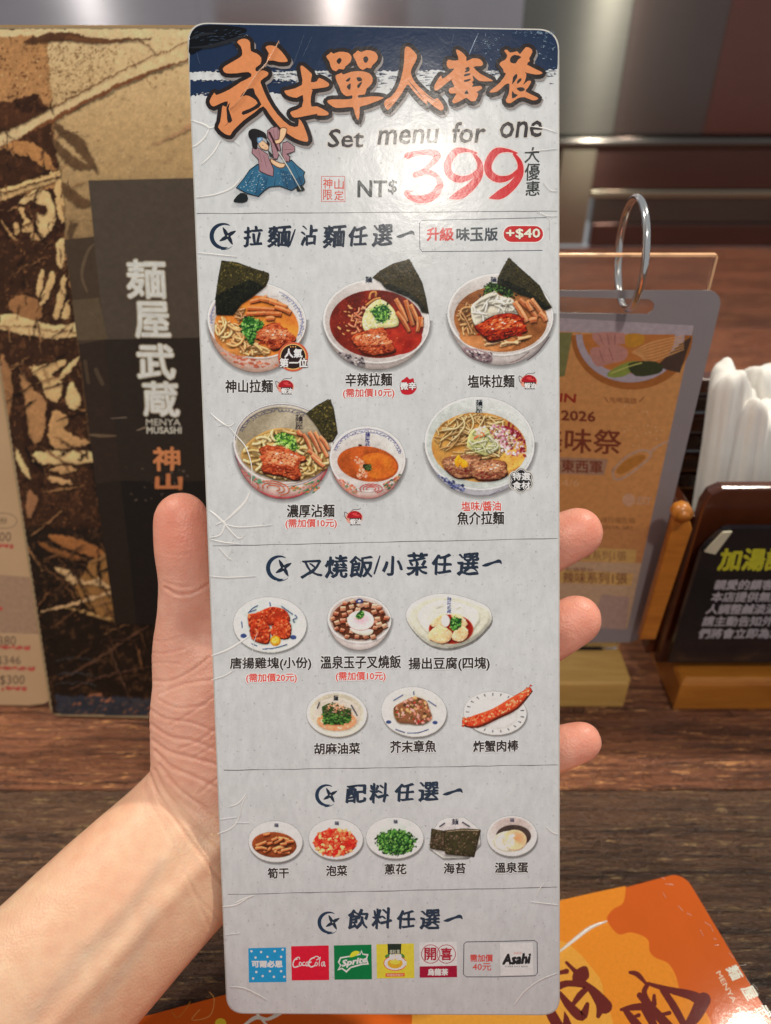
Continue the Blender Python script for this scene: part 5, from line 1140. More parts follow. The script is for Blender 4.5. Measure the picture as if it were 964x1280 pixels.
I.poly(z6(18, 240, 88, 240, 85, 290, 20, 296), (36, 46, 36)); I.T('美粒果', 487, 1187, 500, 1193, (196, 200, 170)); I.poly(z6(5, 300, 30, 290, 60, 300, 90, 288, 105, 305, 90, 318, 20, 318), (70, 120, 52), 2)
I.disc(494, 1204, 14.5, 9.5, (236, 232, 214)); I.stroke(ell(494, 1204, 14, 9, 0, 18, 20, 340), .9, (196, 60, 44)); I.disc(494, 1204, 9.5, 6.5, (238, 150, 40)); I.disc(494, 1202.5, 6.5, 3, (248, 186, 70)); I.T('鮮橙', 487, 1193, 502, 1200, (240, 240, 220), bold=.5)
I.poly([(482, 1216.5), (506, 1216), (506, 1220.5), (482, 1221)], (206, 96, 50)); I.T('柳橙綜合果汁', 484, 1217.2, 504, 1220, (244, 220, 180))
tile(524, 1177.8, (228, 222, 214)); I.poly([(524.6, 1208), (571.3, 1207), (571.5, 1221.4), (524.8, 1222)], (142, 20, 48))
for cx in (538.5, 558): I.stroke(ell(cx, 1192.5, 11.5, 11.5, 0, 30), .9, (150, 44, 58), closed=True, sub=0)
I.T('開', 531, 1185, 545, 1200, (150, 34, 52), bold=.45); I.T('喜', 551, 1185, 565, 1200, (150, 34, 52), bold=.45); I.T('烏龍茶', 535, 1211, 560, 1219, (240, 226, 220), bold=.45)
I.poly([(625, 1178.7), (666, 1178.2), (667, 1219), (625.6, 1219.5)], (222, 218, 214))
I.stroke([(580, 1180), (583, 1177.3), (630, 1176.5), (668, 1175.5), (671.5, 1178), (672, 1216), (669, 1219.6), (620, 1221), (583, 1221), (579.5, 1218)], .9, (66, 66, 72), sub=0, closed=True)
I.T('需加價', 588, 1193, 616, 1202, (188, 66, 58), bold=.2); I.T('40元', 591, 1204, 614, 1213, (188, 66, 58), bold=.1)
I.text('Asahi', (628.5, 1205.5), (33, -1.5), (2, -12.5), (36, 34, 36), bold=.9); I.T('ASAHI', 642, 1190, 652, 1192.6, (206, 110, 90)); I.T('SUPER DRY BEER', 631, 1207, 660, 1209, (90, 86, 86))
I.build()
# ------------------------------------------------------------------ printed dish pictures
def lerp(a, b, t): return tuple(a[i] + (b[i] - a[i]) * t for i in range(3))
def cloudfn(c1, c2, seed, sc=0.06, cx=0, cy=0, rx=1, ry=1, rot=0):
    def fn(r, t):
        x, y = cx + rx * r * math.cos(t), cy + ry * r * math.sin(t)
        return lerp(c1, c2, min(1, max(0, .5 + 1.1 * noise.noise(Vector((x * sc, y * sc, seed))))))
    return fn
def soup(I, cx, cy, rx, ry, rot, c1, c2, seed=1, sc=.05, seg=44, rings=9):
    I.disc(cx, cy, rx, ry, None, rot, seg, rings, cloudfn(c1, c2, seed, sc, cx, cy, rx, ry))
def bowl(I, cx, cy, rx, ry, rot, body, rim=(236, 232, 228), wall=(186, 176, 172), wall2=(224, 220, 218), bc=(206, 196, 190), bc2=(138, 122, 116), lip=3.0, shadow=True):
    yb = max(p[1] for p in body); k_ = yb - cy
    for j in range(7):
        I.alpha = .10; I.half(cx + 1.0, cy + 1, rx * (.97 + .014 * (6 - j)), k_ + 4.5 - j * 1.0, lambda r, t: (90, 82, 80), 30, 1)
    I.alpha = 1.0
    I.half(cx, cy, rx * .975, k_, lambda r, t: lerp(lerp(bc, rim, .35 + .3 * math.cos(t + .6)), bc2, min(1, max(0, (r - .78) / .22)) ** 1.6))
    I.disc(cx + .3, cy + 1.1, rx - .2, ry, lerp(bc, bc2, .4), rot, 44); I.disc(cx, cy, rx, ry, None, rot, 44, 4, lambda r, t: lerp(rim, (252, 252, 250), .5 + .5 * math.cos(t + 2.2))); I.disc(cx, cy + .2, rx - lip + .6, ry - lip * .85 + .5, lerp(rim, bc2, .4), rot, 40)
    I.disc(cx, cy, rx - lip, ry - lip * .85, None, rot, 40, 6, lambda r, t: lerp(lerp(wall2, wall, min(1, max(0, .5 - .5 * math.cos(t + .9)))), (116, 104, 96), .4 * (1 - r)))
def pat(I, cx, cy, rx, ry, rot, a0, a1, c, n=22, w=1.0, seed=3):
    """scrolling blue border painted inside a rim"""
    r = random.Random(seed); e = ell(cx, cy, rx, ry, rot, n, a0, a1); I.stroke(e, .7, c, sub=0, cap=False)
    for p in e[1:-1]:
        k = r.uniform(.7, 1.6) * w; a = r.uniform(0, 6)
        I.stroke([(p[0] + k * 2 * math.cos(a + j), p[1] + 3 + k * 1.1 * math.sin(a + j)) for j in (0, 1.5, 3, 4.4)], .7, c, sub=2, cap=False)
def noodles(I, reg, n, pal, w, seed, a0=None, curl=.5, L=(5, 11), step=4.5, dark=(120, 78, 40)):
    r = random.Random(seed); xs = [p[0] for p in reg]; ys = [p[1] for p in reg]; k = 0; tr = 0
    while k < n and tr < n * 8:
        tr += 1; x, y = r.uniform(min(xs), max(xs)), r.uniform(min(ys), max(ys))
        if not inpoly(reg, x, y): continue
        a = r.uniform(0, 6.28) if a0 is None else R(a0) + r.gauss(0, .5); cv = r.uniform(-curl, curl); pts = [(x, y)]
        for _ in range(r.randint(*L)):
            a += cv + r.gauss(0, .12); x += step * math.cos(a); y += step * math.sin(a) * .85
            if not inpoly(reg, x, y): break
            pts.append((x, y))
        if len(pts) < 3: continue
        k += 1; c = r.choice(pal); I.stroke([(p[0] + .35, p[1] + .5) for p in pts], w + .7, lerp(c, dark, .5), sub=2, cap=False)
        I.stroke(pts, w, c, sub=2); I.stroke([(p[0] - .2, p[1] - .25) for p in pts], w * .32, lerp(c, (255, 246, 222), .5), sub=2, cap=False)
def nori(I, pts, seed, n=330, dark=None, pal=((74, 68, 38), (96, 86, 46), (56, 52, 32), (36, 34, 24), (122, 108, 58))):
    I.poly([(x + .8, y + 1.2) for x, y in pts], (90, 70, 50)); I.poly(pts, (58, 54, 34)); I.dabs(pts, n, list(pal), .6, 2.0, seed)
    if dark: I.poly(dark, (30, 32, 25)); I.dabs(dark, n // 2, [(38, 40, 30), (24, 25, 20), (48, 48, 34), (20, 22, 20)], .7, 2.2, seed + 1)
    I.stroke(pts, .5, (34, 30, 20), sub=0, closed=True)
def chashu(I, pts, seed, cols=((182, 82, 48), (206, 106, 66), (224, 142, 100), (138, 52, 32)), edge=(104, 30, 18), ang=-8, n=120):
    I.poly([(x + 1, y + 1.8) for x, y in pts], (74, 40, 24), 3); I.poly(pts, lerp(edge, cols[3], .5), 3); cx = sum(p[0] for p in pts) / len(pts); cy = sum(p[1] for p in pts) / len(pts)
    q = [((x - cx) * .95 + cx, (y - cy) * .92 + cy - .4) for x, y in pts]; I.poly(q, cols[0], 3); y0, y1 = min(p[1] for p in q), max(p[1] for p in q)
    I.dabs(q, int(n * 1.2), [cols[0], cols[1], lerp(cols[0], cols[3], .5)], 1.6, 5.5, seed, ang, 1.9)
    up = [p for p in [((x - cx) * .8 + cx, (y - cy) * .42 + cy - (y1 - y0) * .12) for x, y in pts]]; I.dabs(up, n, [cols[1], cols[2], lerp(cols[2], (250, 170, 120), .5)], 1.2, 4, seed + 1, ang, 2.2)
    dn = [((x - cx) * .85 + cx, (y - cy) * .3 + cy + (y1 - y0) * .26) for x, y in pts]; I.dabs(dn, n // 2, [cols[3], edge, cols[0]], 1, 3.4, seed + 2, ang, 2.4)
    I.dabs(q, n, list(cols) + [lerp(cols[3], edge, .5)], .6, 1.8, seed + 4, ang, 2.0); I.dabs(up, n // 5, [(252, 206, 164)], .4, 1.2, seed + 3); I.dabs(up, 7, [(255, 236, 214)], .9, 1.9, seed + 9, ang, 2.4)
def menma(I, segs, w, c=(222, 128, 72)):
    r = random.Random(int(segs[0][0] * 7))
    for (x0, y0, x1, y1) in segs:
        m = ((x0 + x1) / 2 + r.uniform(-.5, 1.4), (y0 + y1) / 2 + r.uniform(-1.4, .6)); cc = lerp(c, r.choice([(240, 160, 100), (190, 96, 50), (226, 140, 90)]), .4); ws = [w * r.uniform(.8, 1.1), w * r.uniform(.85, 1.1), w * r.uniform(.6, 1.05)]
        I.stroke([(x0 + .5, y0 + 1.1), (m[0], m[1] + 1.1), (x1 + .5, y1 + 1.1)], [v + .9 for v in ws], lerp(cc, (80, 36, 18), .75), cap=False); I.stroke([(x0, y0), m, (x1, y1)], ws, cc, cap=False)
        d = math.hypot(x1 - x0, y1 - y0) or 1; nx_, ny_ = (y1 - y0) / d, -(x1 - x0) / d
        if ny_ > 0: nx_, ny_ = -nx_, -ny_
        for k in range(4):
            o = w * (.34 - k * .22); I.stroke([(x0 + nx_ * o, y0 + ny_ * o), (m[0] + nx_ * o, m[1] + ny_ * o), (x1 + nx_ * o, y1 + ny_ * o)], [w * .1, w * r.uniform(.14, .26), w * .1], lerp(cc, (255, 212, 168) if k < 2 else (140, 60, 30), .45), cap=False)
def greens(I, reg, n, seed, pal=((72, 130, 54), (104, 164, 74), (44, 96, 40), (150, 196, 108), (30, 70, 34)), s=(1, 3.2)):
    r = random.Random(seed); cx = sum(p[0] for p in reg) / len(reg); cy = sum(p[1] for p in reg) / len(reg)
    big = [((x - cx) * 1.12 + cx, (y - cy) * 1.12 + cy) for x, y in reg]; I.dabs(big, n // 2, [lerp(pal[4], (40, 40, 20), .4), pal[4]], s[0], s[1] * 1.1, seed + 5)
    I.poly([((x - cx) * .9 + cx, (y - cy) * .9 + cy) for x, y in reg], pal[4], 2); I.dabs(reg, int(n * 1.3), list(pal), s[0], s[1], seed)
    for k in range(n // 2):
        x, y = r.uniform(min(p[0] for p in reg), max(p[0] for p in reg)), r.uniform(min(p[1] for p in reg), max(p[1] for p in reg))
        if inpoly(big, x, y):
            a = r.uniform(0, 6.3); c = r.choice(pal[:4]); k2 = s[1] * .45; I.stroke([(x + k2 * math.cos(a + j), y + k2 * .85 * math.sin(a + j)) for j in (0, 1.2, 2.4, 3.6)], .6, c, sub=2, cap=False)
def mark(I, x, y, h, chars='麺屋', c=(40, 46, 66)):
    for k, ch in enumerate(chars): I.T(ch, x - h * .5, y + k * h * 1.06, x + h * .5, y + h + k * h * 1.06, c, bold=.3)
def badge_red(I, x, y):
    I.disc(x + 1, y + 1, 10.6, 8.6, (226, 150, 132), seg=24); I.poly([(x - 8, y + 1), (x - 5, y - 5), (x + 2, y - 7.4), (x + 9, y - 4), (x + 10, y + 2), (x, y + 2)], (168, 30, 40), 3); I.poly([(x - 2, y - 4), (x + 4, y - 5), (x + 8, y - 1), (x + 2, y - 1)], (206, 66, 66), 2)
    I.stroke([(x - 6, y - 3), (x - 11, y - 6), (x - 10, y + 1), (x - 7, y + 3)], .7, (70, 30, 30)); I.stroke([(x - 4, y - 6), (x, y - 9), (x + 7, y - 9.5), (x + 9, y - 11)], .6, (70, 30, 30)); I.disc(x + 5.5, y - 3.6, .9, .9, (30, 16, 16), seg=6)
    I.poly([(x - 5, y + 1.6), (x + 10, y + 1.6), (x + 9, y + 10.4), (x - 4, y + 10.4)], (54, 36, 34)); I.T('蝦油', x - 4.2, y + 2.6, x + 9.4, y + 9.6, (240, 234, 228), bold=.3)

# 1 ramen with nori, bamboo shoots, greens and chashu
b = Z(250, 315, .15560); I = ink('ramen_picture', 2e-5)
bowl(I, 321, 400.5, 62, 47.5, 6, [(263, 425), (272, 442), (284, 455), (302, 463.5), (325, 465.5), (346, 463), (366, 449), (380, 425), (330, 415)], bc=(200, 172, 158), bc2=(160, 130, 118))
I.dabs([(275, 440), (330, 452), (352, 458), (300, 460)], 40, [(190, 110, 88), (176, 96, 76), (206, 140, 116)], 1, 3.6, 2, 10, 2.4)
pat(I, 321, 400, 57, 42, 6, -65, 20, (96, 104, 150), 16); pat(I, 321, 400, 57, 42, 6, 165, 200, (96, 104, 150), 7)
soup(I, 321, 408, 52.5, 38.5, 5, (214, 122, 56), (230, 146, 62), 1)
reg = b(120, 540, 200, 500, 330, 600, 400, 700, 570, 780, 590, 815, 500, 840, 400, 835, 280, 795, 180, 720, 130, 640)
soup(I, 296, 425, 30, 18, 25, (186, 118, 62), (206, 140, 78), 3); noodles(I, reg, 46, [(226, 164, 98), (238, 184, 118), (206, 142, 80), (246, 200, 138)], 2.6, 4, 30, .42)
noodles(I, b(250, 470, 360, 420, 380, 540, 330, 620), 7, [(206, 142, 88)], 2.2, 9)
menma(I, [tuple(v for p in b(*q) for v in p) for q in [(400, 400, 540, 360), (480, 375, 620, 400), (560, 395, 700, 440), (380, 450, 640, 470), (600, 440, 730, 490), (370, 500, 655, 500), (530, 535, 600, 535)]], 5.6, (226, 124, 62))
nori(I, b(175, 70, 300, 85, 420, 130, 552, 170, 548, 215, 525, 270, 400, 370, 330, 415, 260, 505, 130, 500, 125, 380, 150, 200), 3, 420, b(130, 350, 250, 290, 400, 220, 470, 250, 510, 285, 400, 370, 330, 415, 260, 505, 130, 500))
chashu(I, b(440, 690, 470, 640, 540, 585, 620, 570, 680, 620, 740, 660, 770, 700, 700, 740, 600, 790, 560, 770, 520, 720), 5, ang=-20)
greens(I, b(350, 530, 400, 520, 450, 540, 520, 570, 500, 600, 460, 640, 450, 700, 420, 740, 370, 700, 340, 640, 330, 590), 90, 6)
I.build()
I = ink('popular_badge', 6e-5); I.disc(366.5, 446, 19, 18.5, (206, 96, 66), seg=30); I.disc(366.5, 446, 16.5, 16.2, (226, 178, 110), seg=30); I.disc(366.5, 446, 15.4, 15, (44, 32, 30), seg=30)
I.T('人氣', 356, 436, 378, 447, (250, 246, 238), bold=.4); I.T('第一位', 350, 448, 384, 459, (60, 26, 22), bold=1.4); I.T('第一位', 350, 448, 384, 459, (250, 246, 238), bold=.4)
for k in range(3): I.disc(363.5 + k * 3, 433.5, .9, .9, (236, 160, 90), seg=6)
I.build()
# 2 spicy ramen
b = Z(395, 315, .15560); I = ink('ramen_picture', 2e-5)
bowl(I, 470.5, 401.5, 67, 58.5 * .9, 4, [(406, 415), (414, 436), (430, 452), (450, 460.5), (475, 462), (500, 458), (522, 445), (535, 420), (470, 410)], rim=(236, 232, 230), bc=(196, 186, 182), bc2=(150, 138, 134))
I.poly(b(170, 800, 240, 810, 330, 840, 385, 870, 390, 925, 300, 900, 220, 860), (150, 140, 140), 2); I.dabs(b(190, 810, 380, 850, 390, 925, 300, 900), 46, [(60, 54, 62), (90, 84, 92), (200, 192, 190)], .8, 2.6, 8, 25, 2)
soup(I, 471, 405, 59, 42.5, 3, (100, 34, 26), (134, 42, 30), 4, .06)
soup(I, 500, 423, 28, 20, -10, (150, 36, 28), (172, 54, 38), 5, .08); I.dabs(ell(471, 405, 54, 38), 150, [(150, 40, 28), (184, 62, 40), (96, 26, 20), (206, 96, 60)], .6, 1.8, 21)
noodles(I, b(260, 480, 400, 420, 420, 600, 320, 680, 250, 640), 16, [(232, 132, 92), (240, 160, 120), (214, 106, 70)], 1.9, 10, 60, .5, (3, 5), 3.2); I.dabs(ell(436, 398, 12, 26, 10), 14, [(214, 150, 96), (226, 170, 110)], 1.4, 2.6, 31, 30, 2.6)
for q in [(430, 380, 440, 330, 480, 320, 480, 360), (400, 430, 470, 380, 520, 370)]: I.stroke(b(*q), 2.4, (206, 146, 84))
reg = b(370, 560, 400, 470, 450, 410, 520, 380, 600, 430, 650, 510, 660, 590, 560, 610, 470, 620, 400, 640); I.poly([(x + 1, y + 1) for x, y in reg], (120, 60, 30), 2); I.poly(reg, (222, 216, 160), 3); I.dabs(reg, 190, [(240, 236, 200), (226, 222, 150), (206, 208, 130), (246, 244, 226), (214, 186, 150)], .8, 2.8, 11)
greens(I, b(440, 470, 500, 430, 570, 420, 600, 480, 590, 530, 550, 570, 490, 560, 460, 520), 70, 12, ((104, 160, 62), (138, 190, 84), (60, 112, 50), (170, 212, 116), (40, 80, 48)), (.8, 2.4))
nori(I, b(455, 205, 520, 150, 620, 95, 750, 60, 800, 150, 850, 240, 880, 360, 903, 490, 850, 480, 820, 420, 740, 360, 640, 320, 560, 290, 520, 240), 7, 420, b(530, 260, 600, 260, 700, 300, 800, 360, 870, 440, 890, 485, 850, 480, 820, 420, 740, 360, 640, 320, 560, 290), ((78, 64, 42), (100, 82, 50), (60, 48, 34), (42, 36, 26)))
menma(I, [tuple(v for p in b(*q) for v in p) for q in [(640, 375, 730, 560), (650, 480, 750, 640), (720, 385, 780, 590), (760, 420, 820, 560), (820, 520, 815, 640), (845, 520, 850, 600)]], 5.4, (220, 132, 76))
chashu(I, b(280, 690, 340, 650, 460, 620, 545, 610, 570, 690, 640, 780, 600, 810, 500, 826, 400, 820, 330, 760), 13, ang=-10)
mark(I, 461, 345.5, 8, '麺'); I.build()
# 3 salt ramen
b = Z(550, 315, .15560); I = ink('ramen_picture', 2e-5)
bowl(I, 625.5, 393, 66.5, 51.5, 4, [(560, 405), (568, 425), (585, 444), (605, 454), (630, 456.5), (655, 453), (677, 438), (690, 412), (625, 400)], rim=(236, 232, 230), bc=(196, 188, 186), bc2=(152, 142, 140))
I.poly(b(170, 770, 240, 770, 330, 790, 415, 830, 410, 890, 320, 880, 230, 840), (140, 118, 122), 2); I.dabs(b(200, 790, 410, 800, 420, 890, 300, 870), 50, [(60, 50, 60), (96, 80, 88), (206, 198, 196)], .8, 2.6, 14, 25, 2); I.stroke(b(560, 890, 640, 860, 720, 800), .8, (110, 80, 84)); I.stroke(b(700, 870, 790, 800, 880, 680), .9, (96, 66, 70))
soup(I, 626, 399, 58.5, 41, 3, (128, 78, 46), (172, 112, 64), 6, .06); soup(I, 610, 424, 36, 14, 8, (178, 112, 66), (206, 140, 88), 7, .08)
noodles(I, b(130, 480, 260, 370, 300, 480, 260, 560, 300, 680, 200, 680, 140, 600), 22, [(196, 140, 82), (214, 164, 104), (168, 112, 62)], 2.2, 15, 70, .5); noodles(I, b(300, 700, 500, 700, 760, 660, 640, 745, 500, 765, 340, 750), 14, [(226, 168, 112), (238, 190, 140)], 2.2, 16, 0, .3)
reg = b(250, 440, 300, 390, 350, 350, 400, 330, 440, 310, 480, 350, 570, 370, 610, 420, 640, 500, 560, 490, 430, 510, 340, 560, 290, 590, 260, 540); I.poly([(x + 1, y + 1.4) for x, y in reg], (110, 74, 46), 2); I.poly(reg, (222, 214, 196), 3)
noodles(I, reg, 30, [(240, 236, 224), (228, 222, 206), (250, 248, 240)], 1.8, 17, -30, .3, (4, 8), 4, (190, 174, 150))
greens(I, b(330, 370, 360, 280, 400, 240, 500, 260, 600, 300, 590, 370, 500, 350, 440, 310, 380, 330, 345, 350), 80, 18, ((52, 84, 40), (74, 116, 52), (34, 50, 30), (110, 150, 70), (24, 34, 24)), (.8, 2.4))
nori(I, b(555, 45, 620, 110, 700, 180, 800, 270, 850, 370, 897, 440, 840, 465, 790, 430, 740, 370, 650, 340, 560, 280, 460, 240, 470, 200, 510, 120), 19, 460, b(470, 210, 560, 240, 680, 300, 800, 380, 880, 445, 840, 465, 790, 430, 740, 370, 650, 350, 560, 300, 460, 260), ((52, 48, 34), (66, 60, 40), (40, 36, 28), (30, 28, 24), (84, 76, 48)))
menma(I, [tuple(v for p in b(*q) for v in p) for q in [(600, 400, 700, 560), (640, 380, 780, 530), (700, 390, 740, 470), (730, 380, 820, 500), (800, 490, 850, 555), (720, 555, 780, 545)]], 6.4, (214, 140, 96))
chashu(I, b(272, 605, 330, 570, 440, 510, 560, 490, 650, 520, 690, 600, 690, 640, 600, 660, 500, 700, 400, 720, 350, 680), 20, ((150, 38, 20), (186, 66, 30), (206, 96, 46), (122, 24, 16)), (56, 18, 14), -12)
mark(I, 617, 346, 7, '麺'); I.build()
# 4 dipping noodles
b = Z(285, 490, .14523); I = ink('ramen_picture', 2e-5)
bowl(I, 354, 554, 62.5, 50.5, 4, [(294, 575), (302, 598), (318, 614), (340, 622.5), (362, 624), (385, 619), (404, 604), (416, 580), (354, 560)], rim=(226, 222, 216), wall=(176, 166, 150), wall2=(204, 198, 186), bc=(208, 198, 190), bc2=(150, 90, 86))
I.stroke(ell(354, 556, 63, 52, 4, 26, 12, 160), .8, (96, 96, 120), sub=0); I.stroke(ell(355, 566, 58, 56, 0, 22, 20, 120), 1.4, (176, 70, 78), sub=0)
for k in (0, 1, 2): I.stroke(ell(342, 610, 20 - 6 * k, 8.4 - 2.6 * k, 10, 16, 150, 420), 1.5, (190, 100, 70), sub=0)
I.dabs(b(520, 820, 700, 780, 820, 740, 760, 860, 640, 890), 60, [(70, 120, 84), (196, 120, 84), (96, 140, 96), (206, 150, 110)], 1, 3, 22, -20, 2); I.dabs(b(90, 640, 200, 720, 330, 780, 240, 790), 40, [(96, 140, 110), (170, 90, 84)], 1, 2.6, 23, 30, 2)
soup(I, 354, 553, 57.5, 44.5, 4, (150, 138, 116), (182, 172, 152), 8, .03); pat(I, 354, 554, 57, 44, 4, 195, 300, (70, 72, 100), 24, 1.2); I.stroke(ell(354, 553, 60, 47.5, 4, 26, 178, 330), .8, (90, 92, 112), sub=0); mark(I, 374, 518, 9, '麺屋', (50, 44, 46))
reg = b(110, 560, 160, 450, 260, 370, 400, 315, 560, 320, 700, 400, 860, 560, 880, 620, 800, 690, 680, 750, 480, 765, 350, 735, 200, 660)
I.poly(reg, (176, 140, 84), 3); noodles(I, reg, 95, [(224, 190, 126), (236, 206, 148), (206, 166, 100), (196, 154, 84)], 3.0, 24, None, .42, (5, 10), 4.4)
nori(I, b(675, 185, 760, 120, 860, 65, 880, 70, 905, 130, 930, 280, 940, 350, 900, 420, 860, 430, 800, 360, 760, 290), 25, 300)
menma(I, [tuple(v for p in b(*q) for v in p) for q in [(600, 330, 640, 370), (650, 360, 720, 520), (690, 500, 800, 600), (720, 540, 830, 640), (700, 340, 790, 520), (750, 340, 860, 560), (790, 380, 870, 500)]], 4.8, (228, 146, 108))
greens(I, b(400, 400, 440, 350, 500, 350, 560, 370, 590, 440, 610, 480, 580, 505, 510, 470, 460, 450, 420, 450), 90, 26, ((130, 180, 66), (160, 204, 92), (74, 124, 50), (186, 220, 130), (50, 92, 44)), (1, 2.8))
chashu(I, b(268, 490, 330, 465, 430, 470, 540, 500, 660, 560, 670, 590, 600, 620, 620, 740, 560, 755, 480, 725, 340, 700, 290, 680, 300, 600, 290, 545), 27, ang=6, n=170)
I.build()
# dipping soup
b = Z(405, 520, .12448); I = ink('soup_picture', 3.6e-4)
bowl(I, 459.5, 573.5, 47.5, 41, 4, [(414, 590), (422, 606), (438, 619), (456, 623.5), (474, 622), (492, 611), (504, 590), (460, 578)], rim=(232, 228, 224), wall=(204, 198, 196), wall2=(222, 218, 214), bc=(214, 206, 200), bc2=(160, 110, 104))
for k in (0, 1, 2): I.stroke(ell(464, 611, 14 - 4 * k, 6 - 1.8 * k, 0, 16, 150, 420), 1.2, (186, 76, 70), sub=0)
I.dabs(b(140, 620, 240, 660, 330, 720, 330, 800, 220, 740), 60, [(196, 96, 80), (212, 140, 110), (120, 130, 100)], .8, 2.4, 28, 30, 2); I.dabs(b(600, 680, 740, 600, 780, 560, 720, 700, 620, 790), 60, [(70, 100, 76), (176, 90, 84), (206, 150, 110)], .8, 2.6, 29, -35, 2)
pat(I, 459.5, 572, 42.5, 35.5, 4, 190, 345, (74, 78, 128), 30, .9); mark(I, 459.5, 540, 5.6, '麺屋武', (56, 58, 110)); mark(I, 450, 555, 4, '神', (60, 40, 40))
soup(I, 460, 580, 38.5, 22, 8, (150, 72, 34), (196, 96, 44), 9, .05); soup(I, 472, 582, 24, 16, 5, (196, 98, 42), (206, 118, 44), 10, .09)
I.dabs(b(300, 450, 330, 400, 380, 440, 400, 480, 440, 560, 430, 620, 340, 620, 320, 580, 370, 520, 340, 480), 60, [(230, 160, 130), (214, 130, 100), (240, 184, 156)], 1.2, 3.4, 30); greens(I, b(400, 500, 450, 485, 490, 530, 450, 555, 410, 530), 26, 31, ((64, 84, 46), (86, 106, 60), (40, 50, 30), (110, 130, 76), (30, 36, 26)))
I.dabs(ell(460, 582, 34, 18), 40, [(206, 120, 60), (140, 64, 30), (220, 140, 60)], .5, 1.3, 33); I.build()
# seafood ramen
b = Z(525, 490, .15560); I = ink('ramen_picture', 2e-5)
bowl(I, 599.5, 554, 69, 58.5, 4, [(535, 580), (545, 597), (562, 610), (585, 618.5), (605, 619.5), (628, 615), (648, 600), (663, 575), (600, 560)], rim=(224, 226, 224), wall=(184, 190, 186), wall2=(212, 216, 214), bc=(204, 202, 208), bc2=(150, 148, 156))
I.dabs(b(130, 660, 230, 700, 360, 750, 350, 800, 250, 770), 70, [(70, 78, 120), (120, 126, 160), (50, 54, 90)], .8, 2.8, 34, 25, 2); I.stroke(b(560, 830, 640, 790), .8, (110, 100, 120))
soup(I, 599, 559, 59.5, 43.5, 4, (178, 124, 62), (206, 158, 88), 11, .05); reg = ell(592, 548, 52, 32, -4)
noodles(I, reg, 95, [(226, 190, 128), (238, 206, 150), (204, 160, 96), (184, 138, 78)], 1.5, 35, -15, .28, (7, 13), 4.6, (128, 84, 44))
soup(I, 640, 574, 18, 12, -30, (214, 160, 74), (226, 176, 92), 12, .08); I.dabs(ell(640, 574, 17, 12, -30), 26, [(228, 180, 100), (196, 136, 60)], .6, 2, 41)
reg = b(570, 260, 700, 280, 790, 310, 840, 400, 850, 480, 780, 520, 700, 500, 600, 440, 560, 350); I.dabs(reg, 200, [(206, 156, 172), (176, 96, 124), (230, 204, 208), (150, 60, 70), (236, 222, 222), (214, 176, 186)], 1, 3.4, 36); I.dabs(b(640, 235, 720, 240, 800, 320, 850, 400, 850, 520, 810, 520, 810, 400, 740, 330), 26, [(120, 34, 44), (140, 44, 50)], 2, 4, 37)
reg = b(380, 440, 400, 330, 450, 290, 540, 290, 580, 360, 650, 440, 600, 480, 530, 510, 470, 490); I.poly(reg, (206, 202, 136), 3); noodles(I, reg, 34, [(222, 226, 170), (196, 206, 130), (238, 238, 206)], 1.2, 38, 20, .4, (3, 6), 3.4, (140, 130, 80)); I.dabs(b(430, 300, 520, 270, 540, 320, 460, 340), 40, [(240, 232, 224), (226, 196, 180)], 1, 2.6, 39); I.dabs(b(430, 370, 500, 320, 540, 350, 460, 380), 18, [(206, 90, 60), (220, 120, 80)], 1, 2.4, 40)
chashu(I, b(180, 545, 260, 515, 380, 510, 500, 530, 420, 580, 440, 640, 430, 680, 300, 690, 220, 640, 190, 600), 42, ((150, 100, 72), (176, 126, 92), (196, 146, 112), (120, 72, 52)), (110, 36, 34), -4); chashu(I, b(400, 590, 440, 560, 560, 545, 685, 560, 690, 610, 700, 660, 620, 700, 520, 710, 440, 690), 43, ((150, 100, 72), (176, 124, 90), (196, 146, 112), (112, 66, 48)), (128, 34, 36), -4)
I.poly(b(285, 590, 280, 545, 310, 505, 330, 530, 380, 560, 385, 600, 340, 610, 320, 580, 310, 605), (232, 160, 40), 3); I.dabs(b(290, 590, 300, 530, 370, 560, 380, 600), 16, [(240, 184, 70), (214, 138, 30)], 1, 2.4, 44)
mark(I, 599, 499.5, 8.2, '麺屋', (30, 34, 40)); I.build()
I = ink('ingredient_badge', 6e-5); cxb, cyb = 651.5, 600.5
for rr_, c in ((0, (200, 196, 190)), (-1.4, (40, 38, 40)), (-2.2, (226, 224, 220)), (-2.9, (42, 40, 42))):
    for a in range(6): I.disc(cxb + 8.5 * math.cos(R(30 + 60 * a)), cyb + 8.2 * math.sin(R(30 + 60 * a)), 8.2 + rr_, 8 + rr_, c, seg=20)
    I.disc(cxb, cyb, 13 + rr_, 12 + rr_, c, seg=20)
I.T('特選', 641, 591, 662.5, 600, (250, 248, 244), bold=.3); I.T('食材', 641, 602, 662.5, 611, (250, 248, 244), bold=.3); I.build()
for bx_, by_ in ((356, 482.5), (660, 476), (442, 646)): I = ink('shrimp_oil_icon', 2e-5); badge_red(I, bx_, by_); I.build()
I = ink('chili_icon', 2e-5)
I.poly([(x * 1 + 510, y + 483) for x, y in [(-10, 0), (-8, -7), (-5, -9), (-1, -12), (2, -9), (7, -10), (8, -3), (11, 2), (6, 9), (-2, 10.5), (-8, 8)]], (190, 34, 46), 3); I.T('微辛', 500.5, 478, 520, 487, (40, 16, 18), bold=.9); I.T('微辛', 500.5, 478, 520, 487, (246, 240, 234), bold=.4); I.build()

